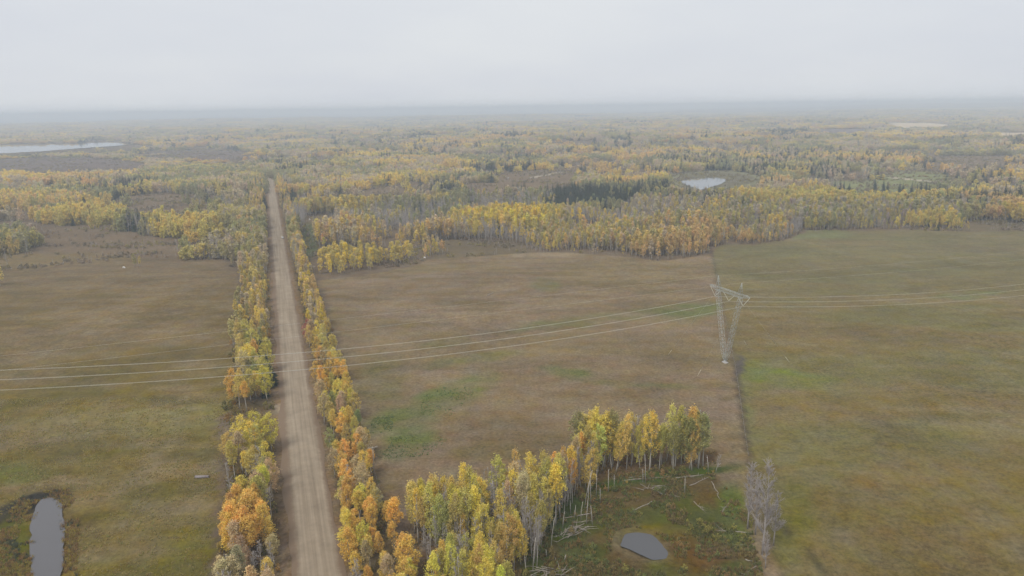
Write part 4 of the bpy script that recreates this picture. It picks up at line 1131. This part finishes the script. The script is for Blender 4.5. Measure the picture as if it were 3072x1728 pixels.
for sx in (-1, 1):
    mb = MB(); lattice(mb, (sx * 0.55, 0, 1.0), (sx * 8.2, 0, 34.2), mastw, 0, 20, (0, 1, 0), 0.062, 0.036); mb.build('mast', MAT['steel'], tower)
mb = MB(); lattice(mb, (-9.6, 0, 34.95), (9.6, 0, 34.95), 0.75, 0.75, 12, (0, 1, 0), 0.065, 0.038)
for sx in (-1, 1):                                         # beam ends taper upward to the tips
    tip = Vector((sx * 14.6, 0, 35.4))
    for yy in (-0.75, 0.75):
        mb.tube([(sx * 9.6, yy, 35.7), (sx * 12.2, yy * 0.6, 35.95), tip], 0.065, 4); mb.tube([(sx * 9.6, yy, 34.2), tip], 0.065, 4)
    for t in (0.25, 0.5, 0.75):
        for yy in (-0.75, 0.75):
            a = Vector((sx * 9.6, yy, 35.8)).lerp(tip, t); b = Vector((sx * 9.6, yy, 34.2)).lerp(tip, t); mb.bar(a, b, 0.05)
            mb.bar(a, Vector((sx * 9.6, -yy, 34.2)).lerp(tip, t - 0.2), 0.05)
mb.build('cross_beam', MAT['steel'], tower)
for sx in (-1, 1):                                         # earth wire peaks
    mb = MB(); tip = Vector((sx * 8.45, 0, 41.2))
    for ox in (-1.1, 1.1):
        for yy in (-0.7, 0.7):
            b0 = Vector((sx * 7.6 + ox, yy, 35.6)); mb.bar(b0, tip, 0.07)
            for t in (0.25, 0.5, 0.72):
                mb.bar(b0.lerp(tip, t), Vector((sx * 7.6 + ox, -yy, 35.6)).lerp(tip, t), 0.04); mb.bar(b0.lerp(tip, t), Vector((sx * 7.6 - ox, yy, 35.6)).lerp(tip, t), 0.04)
    mb.build('peak', MAT['steel'], tower)
ZC = 30.1 - tz
for ph in (-10.1, 0, 10.1):                                # V insulator strings
    for sx in (-1, 1):
        mb = MB(); top = Vector((ph + sx * 4.1, 0, 34.2 if abs(ph + sx * 4.1) < 9 else 34.4)); bot = Vector((ph, 0, ZC + 0.25)); nd = 22
        if abs(ph + sx * 4.1) > 13: top.x = math.copysign(14.2, ph); top.z = 35.2
        mb.bar(top, bot, 0.05)
        for i in range(nd):
            c = top.lerp(bot, 0.06 + 0.88 * i / (nd - 1)); d = (bot - top).normalized() * 0.06; mb.tube([c - d, c + d], [0.15, 0.11], 6)
        mb.build('insulator_string', MAT['glassins'], tower)
mb = MB(); mb.box(-1.3, 1.3, -0.9, 0.9, -0.4, 0.45); mb.box(-0.8, 0.8, -0.5, 0.5, 0.45, 0.75); mb.build('footing', MAT['concrete'], tower)
mb = MB()
for sx in (-1, 1): mb.tube([(sx * 0.45, 0, 0.7), (sx * 0.55, 0, 1.15)], [0.35, 0.28], 8)
mb.build('pivot_shoe', MAT['steel'], tower)
for gx_, gy_, ax in [(-20.5, -18.6, -8.5), (10.0, -23.5, 8.5), (12.5, 28.0, 8.5), (-17.0, 27.0, -8.5)]:
    wx, wy = TB + AD * gx_ + LD * gy_; gz = float(ground_z(wx, wy)) - tz
    # local y points to the left of the beam direction, i.e. along the line
    ly = gy_ * (1 if (-math.sin(math.atan2(AD[1], AD[0])) * LD[0] + math.cos(math.atan2(AD[1], AD[0])) * LD[1]) > 0 else -1)
    a = Vector((gx_, ly, gz - 0.2)); b = Vector((ax, 0, 34.2)); mb = MB(); mb.tube([a, b], 0.016, 4); g = mb.build('guy_wire', MAT['steel'], tower)
    mb = MB(); mb.tube([a.lerp(b, 0.006), a.lerp(b, 0.085)], 0.07, 6); mb.build('guard', MAT['guard'], g)


# conductors: twin bundles, heights measured along the spans
def cable(off, z0, coef, tmax, r, sub, label, name, sagsign, spacers=True):
    root = None; wires = []
    for k in ((-0.23, 0.23) if sub == 2 else (0.0,)):
        P = []
        for t in np.linspace(0, tmax, 34):
            q = TB + AD * (off + k) + LD * t; P.append((q[0], q[1], z0 + coef[0] * t + coef[1] * t * t))
        mb = MB(); mb.tube(P, r, 5); wires.append(mb)
    root = tag(empty(name, (TB[0] + AD[0] * off, TB[1] + AD[1] * off, z0)), label, 'power cable', 'power cables strung from the lattice tower')
    inv = Vector(root.location)
    for mb in wires:
        mb.v = [(v[0] - inv.x, v[1] - inv.y, v[2] - inv.z) for v in mb.v]; mb.build('wire', MAT['wire'], root)
    if sub == 2 and spacers:
        for t in np.linspace(tmax * 0.08, tmax * 0.95, 7):
            c = Vector((*(LD * t), coef[0] * t + coef[1] * t * t)); a3 = Vector((*AD, 0)) * 0.27
            mb = MB(); mb.tube([c - a3, c + a3], 0.06, 5); mb.build('spacer', MAT['steel'], root)


for off, nm in ((-10.1, 'on the woods side'), (0, 'in the middle'), (10.1, 'on the marsh side')):
    A = np.array([[-45, 45 ** 2], [-141, 141 ** 2], [-199, 199 ** 2], [-289, 289 ** 2]]); cL = np.linalg.lstsq(A, np.array([28.9, 27.8, 29.3, 37.7]) - 30.1, rcond=None)[0]
    A = np.array([[31, 31 ** 2], [112, 112 ** 2], [213, 213 ** 2]]); cR = np.linalg.lstsq(A, np.array([26.6, 18.0, 12.6]) - 30.1, rcond=None)[0]
    cable(off, 30.1, cL, -330, 0.031, 2, f'twin power cable {nm} of the span crossing the gravel road', 'power_cable', 1)
    cable(off, 30.1, cR, 330, 0.028, 2, f'twin power cable {nm} of the span over the right field', 'power_cable', 1)
for off, nm in ((-8.45, 'far'), (8.45, 'near')):
    cable(off, 41.2 + tz, (-0.0012, 0.00002), -330, 0.018, 1, f'thin earth wire over the gravel road from the {"woods" if off < 0 else "marsh"} side peak', 'earth_wire', 1)
    cable(off, 41.2 + tz, (-0.06, 0.00012), 330, 0.018, 1, f'thin earth wire over the right field from the {"woods" if off < 0 else "marsh"} side peak', 'earth_wire', 1)

# ---------------------------------------------------------------- wooden power poles along the road
def power_pole(vx, vy, label, h=10.5):
    p = at0(vx, vy, h); z = float(ground_z(*p)); o = tag(empty('utility_pole', (p[0], p[1], z), math.atan2(ROAD_R[1], ROAD_R[0])), label, 'utility pole', 'wooden poles along the road')
    mb = MB(); mb.tube([(0, 0, -0.5), (0, 0, h + 0.4)], [0.19, 0.12], 8); mb.build('pole', MAT['log'], o)
    mb = MB(); mb.box(-1.5, 1.5, -0.09, 0.09, h - 0.15, h + 0.1); mb.build('crossarm', MAT['log'], o)
    mb = MB()
    for sx in (-1, 1): mb.bar((sx * 1.0, 0.11, h - 0.1), (0, 0.14, h - 1.0), 0.03)
    mb.build('brace', MAT['steel'], o)
    for xx in (-1.4, 0.85, 1.4):
        mb = MB(); mb.tube([(xx, 0, h + 0.1), (xx, 0, h + 0.22), (xx, 0, h + 0.3)], [0.05, 0.1, 0.06], 6); mb.build('insulator', MAT['glassins'], o)
    return p


POLES = [((1118 / VS), (1343 / VS), 'grey wooden utility pole with crossarm beside the green weed patches'), ((941 / VS), (798 / VS), 'grey wooden utility pole with crossarm beside the rounded tree clump')]
for q in POLES:
    pp = power_pole(*q); print('pole', road_so(*pp))

# ---------------------------------------------------------------- fences
def fence(pts, step, label, skip=0.0):
    P = [np.array(p) for p in pts]; root = tag(empty('wire_fence', (P[0][0], P[0][1], float(ground_z(*P[0])))), label, 'fence'); o0 = root.location.copy()
    pm = MB(); pm.tube([(0, 0, -0.4), (0, 0, 1.35)], [0.075, 0.06], 6); pm = pm.mesh('post', MAT['post'])
    lines = [[] for _ in range(3)]
    for a, b in zip(P[:-1], P[1:]):
        n = max(int(np.linalg.norm(b - a) / step), 1)
        for i in range(n):
            q = a + (b - a) * i / n; z = float(ground_z(*q)); o = link(bpy.data.objects.new('post', pm), root)
            o.location = Vector((q[0], q[1], z)) - o0; o.rotation_euler = (rng.normal() * 0.04, rng.normal() * 0.04, 0)
            for k in range(3): lines[k].append(Vector((q[0], q[1], z + 0.45 + 0.35 * k)) - o0)
    for k in range(3):
        mb = MB(); mb.tube(lines[k], 0.006, 3); mb.build('wire', MAT['steel'], root)


fence([road_xy(-45, 21.5), road_xy(100, 22), road_xy(330, 22)], 6.0, 'old post and wire fence between the roadside trees and the hay field')
fence([at0(1882, 1150), at0(1850, 925), at0(1805, 705), at0(1793, 645)], 7.0, 'thin post and wire fence on the old line between the two fields')

# ---------------------------------------------------------------- fallen logs, snags
def log(a, b, r, label, twigs=0, lift=0.0):
    A, B = on_ground(*a), on_ground(*b); o = tag(empty('fallen_log', A), label, 'log', 'fallen logs around the marsh'); d = B - A; d.z += lift
    n = 5; pts_ = [Vector((0, 0, r * 0.8)) + d * (i / n) + Vector((rng.normal() * 0.12, rng.normal() * 0.12, 0)) * (0 < i < n) for i in range(n + 1)]
    mb = MB(); mb.tube(pts_, [r * (1 - 0.6 * i / n) for i in range(n + 1)], 6); mb.build('stem', MAT['log'], o)
    if twigs:
        mb = MB()
        for i in range(twigs):
            p0 = pts_[0].lerp(pts_[-1], rng.uniform(0.45, 1)); q = p0 + Vector((rng.normal() * 0.9, rng.normal() * 0.9, abs(rng.normal()) * 0.5)) + d.normalized() * rng.uniform(0.3, 1.6)
            mb.tube([p0, q], [0.06, 0.015], 4, False)
        mb.build('branches', MAT['log'], o)


LOGS = [((1570, 1210), (1690, 1199), 0.20, 'long pale log lying level in front of the white trunked aspens', 4), ((1580, 1203), (1640, 1196), 0.14, 'short pale log behind the longest level log', 3),
        ((1700, 1203), (1770, 1195), 0.18, 'pale log in the green strip below the olive aspens', 4), ((1735, 1222), (1790, 1198), 0.15, 'thin log slanting up to the green strip', 5),
        ((1790, 1212), (1812, 1258), 0.16, 'log leaning down slope past the green bank', 2), ((1640, 1262), (1580, 1292), 0.17, 'crooked log reaching into the brown marsh', 5),
        ((1500, 1290), (1410, 1306), 0.22, 'pale log at the foot of the two white snags', 4), ((1470, 1318), (1415, 1340), 0.13, 'log on the brush pile beside the grove', 4), ((1480, 1325), (1400, 1365), 0.15, 'lowest log of the brush pile', 5),
        ((1490, 1310), (1440, 1316), 0.13, 'short log on top of the brush pile', 4), ((1440, 1330), (1395, 1352), 0.12, 'thin log sticking out of the brush pile', 3),
        ((1892, 1342), (1800, 1335), 0.2, 'pale log with broken twigs below the tall leafless trees', 14), ((1838, 1260), (1815, 1290), 0.12, 'branchy dead limb at the right bank of the marsh', 12),
        ((1902, 1425), (1860, 1455), 0.14, 'forked dead limb near the foot of the tallest leafless tree', 8), ((1745, 1262), (1770, 1285), 0.12, 'rusty dead limb in the middle of the marsh', 8),
        ((1362, 1432), (1400, 1450), 0.14, 'tangled dead tree on the grove side of the muddy pond', 12), ((1395, 1395), (1400, 1420), 0.1, 'short stub log at the marsh edge of the grove', 2), ((1660, 1240), (1700, 1250), 0.1, 'twiggy limb just below the longest level log', 9),
        ((1875, 1408), (1890, 1413), 0.16, 'broken log end in the grass of the field strip', 1), ((1848, 1373), (1868, 1371), 0.1, 'short pale stick log on the marsh bank', 1)]
for q in LOGS: log(*q)
for (vx, vy), nst, lab in [((1448, 1336), 22, 'big tangled brush pile of pale sticks at the marsh edge of the grove'), ((1372, 1442), 18, 'grey tangle of dead branches on the grove side of the muddy pond'), ((1640, 1232), 12, 'thin scatter of broken branches below the longest level log')]:
    A = on_ground(vx, vy); o = tag(empty('brush_pile', A), lab, 'brush pile')
    for i in range(nst):
        an = rng.normal(0.5, 0.7); c = Vector((rng.normal() * 2.2, rng.normal() * 1.3, rng.uniform(0.1, 0.8))); dd = Vector((math.cos(an), math.sin(an), rng.normal() * 0.12)) * rng.uniform(1.2, 3.2)
        mb = MB(); mb.tube([c - dd, c + Vector((0, 0, 0.1)), c + dd], [0.10, 0.08, 0.03], 5); mb.build('stick', MAT['log'], o)
log((1226, 744), (1241, 737), 0.3, 'pale log lying before the orange aspens at the field corner', 3)


def snag(vx, vy, h, r, label, lean):
    A = on_ground(vx, vy); o = tag(empty('dead_snag', A), label, 'snag', 'standing dead trunks around the marsh'); lx, ly = lean
    mb = MB(); mb.tube([(0, 0, -0.3), (lx * 0.4, ly * 0.4, h * 0.5), (lx, ly, h)], [r, r * 0.8, r * 0.45], 7); mb.build('trunk', MAT['bark'], o)
    mb = MB()
    for i in range(4):
        t = rng.uniform(0.4, 0.95); p = Vector((lx * t, ly * t, h * t)); mb.tube([p, p + Vector((rng.normal() * 0.5, rng.normal() * 0.5, 0.3))], [0.04, 0.01], 3, False)
    mb.build('branch_stubs', MAT['bark'], o)


for i, (vx, vy, h) in enumerate([(1470, 1275, 13), (1486, 1270, 11), (1478, 1282, 10), (1624, 1215, 12), (1617, 1212, 5), (1722, 1240, 6.5), (1782, 1190, 6.5), (1510, 1265, 5), (1530, 1238, 7), (1545, 1228, 6), (1500, 1250, 9), (1460, 1310, 6), (1445, 1305, 5),
                                 (1475, 1318, 7), (1490, 1322, 6.5), (1435, 1290, 4.5), (1370, 1350, 9), (1395, 1335, 8), (1385, 1385, 10), (1350, 1400, 11), (1415, 1330, 6), (1340, 1440, 12), (1360, 1380, 8), (1375, 1400, 2.6), (1420, 1412, 2.4), (1410, 1300, 7)]):
    tall = 'tall' if h >= 9 else ('broken' if h > 3 else 'stump-like')
    where = 'beside the brush pile' if 1420 < vx < 1515 and vy > 1285 else ('at the marsh edge of the grove' if vx < 1430 else 'in the green strip by the fallen logs')
    snag(vx, vy, h * rng.uniform(0.8, 1.15), 0.13, f'{tall} pale dead trunk standing {where}', (rng.normal() * 0.09 * h, rng.normal() * 0.07 * h))

# ---------------------------------------------------------------- small things in the fields
A = on_ground(485 * 1.0 + 100, 1202) if False else on_ground(586 / VS, 1434 / VS); B = on_ground(627 / VS, 1433 / VS)
pipe = tag(empty('culvert_pipe', A), 'weathered mauve grey pipe lying in the grass beside the yellow roadside trees', 'pipe')
d = B - A; mb = MB(); n = 16; dl = d.length; dn = d.normalized(); sd_ = dn.cross(Vector((0, 0, 1))); upv = Vector((0, 0, 1))
ring = lambda r, t: [dn * t + (sd_ * math.cos(6.2832 * k / n) + upv * math.sin(6.2832 * k / n)) * r + upv * 0.42 for k in range(n)]
R4 = [ring(0.46, 0), ring(0.46, dl), ring(0.40, dl), ring(0.40, 0)]; vv = sum(R4, [])
mb.add(vv, [((j * n + k), (j * n + (k + 1) % n), (((j + 1) % 4) * n + (k + 1) % n), (((j + 1) % 4) * n + k)) for j in range(4) for k in range(n)]); mb.build('barrel', MAT['pipe'], pipe, True)
mb = MB()
for t in (0.1, dl / 2, dl - 0.1): mb.tube([dn * (t - 0.06) + upv * 0.42, dn * (t + 0.06) + upv * 0.42], 0.485, 16, False)
mb.build('joint_band', MAT['pipe'], pipe)


def boulder(vx, vy, size, label):
    A = on_ground(vx, vy); bm = bmesh.new(); bmesh.ops.create_icosphere(bm, subdivisions=3, radius=1)
    for v in bm.verts:
        k = 1 + 0.22 * (vnoise(v.co.x * 1.7 + vx, v.co.y * 1.7 + v.co.z * 2.1, 5) - 0.5) * 2; v.co = Vector((v.co.x * size[0], v.co.y * size[1], max(v.co.z, -0.45) * size[2])) * k
    me = bpy.data.meshes.new('boulder'); bm.to_mesh(me); bm.free(); me.materials.append(MAT['rock'])
    o = link(bpy.data.objects.new('boulder', me)); o.location = A + Vector((0, 0, 0.35 * size[2])); o.rotation_euler = (0, 0, -0.7); return tag(o, label, 'rock')


boulder(312, 674, (1.7, 0.9, 0.9), 'white boulder lying in the pasture beside the lone tree')
boulder(779, 553, (0.9, 0.8, 0.9), 'white boulder in the small clearing beside the far road')
boulder(812, 551, (0.9, 0.7, 0.6), 'pale half hidden boulder at the treed edge of the roadside clearing')
boulder(1068, 649, (1.2, 0.8, 0.8), 'pale boulder by the wet hollow at the hay field corner')


# ---------------------------------------------------------------- vehicles
def car(vx, vy, rz, label, suv=True):
    A = on_ground(vx, vy); o = tag(empty('parked_car' if vx > 1000 else 'car', A + Vector((0, 0, 0.30 if vx < 1000 else 0)), rz), label, 'car')
    L_, W = 4.7, 1.85
    prof = [(-2.35, 0.35), (-2.35, 0.95), (-2.2, 1.05), (-1.9, 1.6), (-1.7, 1.72), (0.2, 1.72), (0.5, 1.62), (1.05, 1.08), (2.1, 0.92), (2.33, 0.75), (2.35, 0.35)]
    wd = [0.86, 0.92, 0.92, 0.74, 0.68, 0.68, 0.72, 0.90, 0.88, 0.84, 0.84]
    mb = MB(); k = len(prof)
    mb.add([(x, -w, z) for (x, z), w in zip(prof, wd)] + [(x, w, z) for (x, z), w in zip(prof, wd)], [(i, (i + 1) % k, k + (i + 1) % k, k + i) for i in range(k)])
    me_ = mb; me_.t += [(0, i + 1, i) for i in range(1, k - 1)] + [(k, k + i, k + i + 1) for i in range(1, k - 1)]
    me_.build('body', MAT['white'], o)
    mb = MB()
    for s in (-1, 1): mb.add([(-1.75, s * 0.83, 1.15), (0.65, s * 0.87, 1.15), (0.25, s * 0.74, 1.58), (-1.6, s * 0.76, 1.58)], [(0, 1, 2, 3)])
    mb.build('side_window', MAT['glass'], o)
    mb = MB(); mb.add([(1.06, -0.74, 1.14), (1.06, 0.74, 1.14), (0.56, 0.62, 1.63), (0.56, -0.62, 1.63)], [(0, 1, 2, 3)]); mb.build('windscreen', MAT['glass'], o)
    mb = MB(); mb.add([(-2.2, 0.74, 1.15), (-2.2, -0.74, 1.15), (-1.98, -0.64, 1.57), (-1.98, 0.64, 1.57)], [(0, 1, 2, 3)]); mb.build('rear_window', MAT['glass'], o)
    for sx in (-1.45, 1.45):
        for s in (-1, 1):
            mb = MB(); mb.tube([(sx, s * 0.70, 0.36), (sx, s * 0.95, 0.36)], 0.36, 14); w = mb.build('wheel', MAT['dark'], o)
            mb = MB(); mb.tube([(sx, s * 0.94, 0.36), (sx, s * 0.965, 0.36)], 0.2, 10); mb.build('rim', MAT['steel'], w)
    for s in (-1, 1):
        mb = MB(); mb.box(2.25, 2.40, s * 0.68 - 0.16, s * 0.68 + 0.16, 0.68, 0.84); mb.build('headlight', MAT['lamp'], o)


s_c, _o = road_so(*at0(711, 599)); rzc = math.atan2(-ROAD_D[1], -ROAD_D[0])
car(711, 600, rzc, 'white car driving along the gravel road towards the power cables')
car(1209, 450, 0.3, 'white car parked in the far clearing, one of two side by side'); car(1218, 449, 0.6, 'second white car parked in the far clearing beside the first'); car(1279, 449, 1.2, 'white car parked alone at the treed edge of the far clearing')


# ---------------------------------------------------------------- farm buildings in the distance
def barn(vx, vy, L_, W, h, rz, label, name='farm_shed'):
    A = on_ground(vx, vy); o = tag(empty(name, A, rz), label, 'building'); x0, y0 = L_ / 2, W / 2
    mb = MB(); mb.box(-x0, x0, -y0, y0, -1, h); mb.add([(-x0, -y0, h), (-x0, y0, h), (-x0, 0, h + W * 0.22), (x0, -y0, h), (x0, y0, h), (x0, 0, h + W * 0.22)], [], [(0, 2, 1), (3, 4, 5)]); mb.build('wall', MAT['wall'], o)
    for s in (-1, 1):
        mb = MB(); e = 0.5; a, b = h - 0.22, h + W * 0.22
        mb.add([(-x0 - e, s * (y0 + e), a), (x0 + e, s * (y0 + e), a), (x0 + e, 0, b + 0.05), (-x0 - e, 0, b + 0.05), (-x0 - e, s * (y0 + e), a + 0.2), (x0 + e, s * (y0 + e), a + 0.2), (x0 + e, 0, b + 0.25), (-x0 - e, 0, b + 0.25)],
               [(0, 1, 2, 3), (4, 5, 6, 7), (0, 1, 5, 4), (1, 2, 6, 5), (3, 0, 4, 7)]); mb.build('roof', MAT['roof'], o)
    mb = MB(); mb.box(-1.8, 1.8, -y0 - 0.05, -y0 + 0.02, 0, h * 0.8); mb.build('door', MAT['white'], o)
    for xx in (-x0 * 0.6, x0 * 0.6):
        mb = MB(); mb.box(xx - 0.7, xx + 0.7, -y0 - 0.06, -y0 + 0.02, h * 0.4, h * 0.75); mb.build('window', MAT['glass'], o)


barn(1944, 340, 24, 11, 5, 0.05, 'long white roofed shed beside the dark far spruces'); barn(1987, 339, 14, 9, 5, 0.5, 'white roofed barn at the right end of the far spruces'); barn(1480, 346, 15, 10, 6, 0.3, 'white roofed farmhouse alone among the hazy far woods', 'farmhouse')

# ---------------------------------------------------------------- haze
m, t, out = new_mat('haze_air')
pv = t.nodes.new('ShaderNodeVolumePrincipled'); pv.inputs['Color'].default_value = (0.81, 0.895, 1.0, 1); pv.inputs['Density'].default_value = HAZE
pv.inputs['Anisotropy'].default_value = 0.0
t.links.new(pv.outputs[0], out.inputs['Volume'])
mb = MB(); mb.box(-30000, 32000, -2000, 33000, float(Z.min()) - 1.0, max(float(Z.max()) + 20, CAM_H + 24))
tag(mb.build('haze', m), 'thin pale smoke haze hanging over the whole country', kind='stuff')
print('ground', Z.min(), Z.max(), 'trees', len([o for o in SC.objects if o.type == 'EMPTY']))
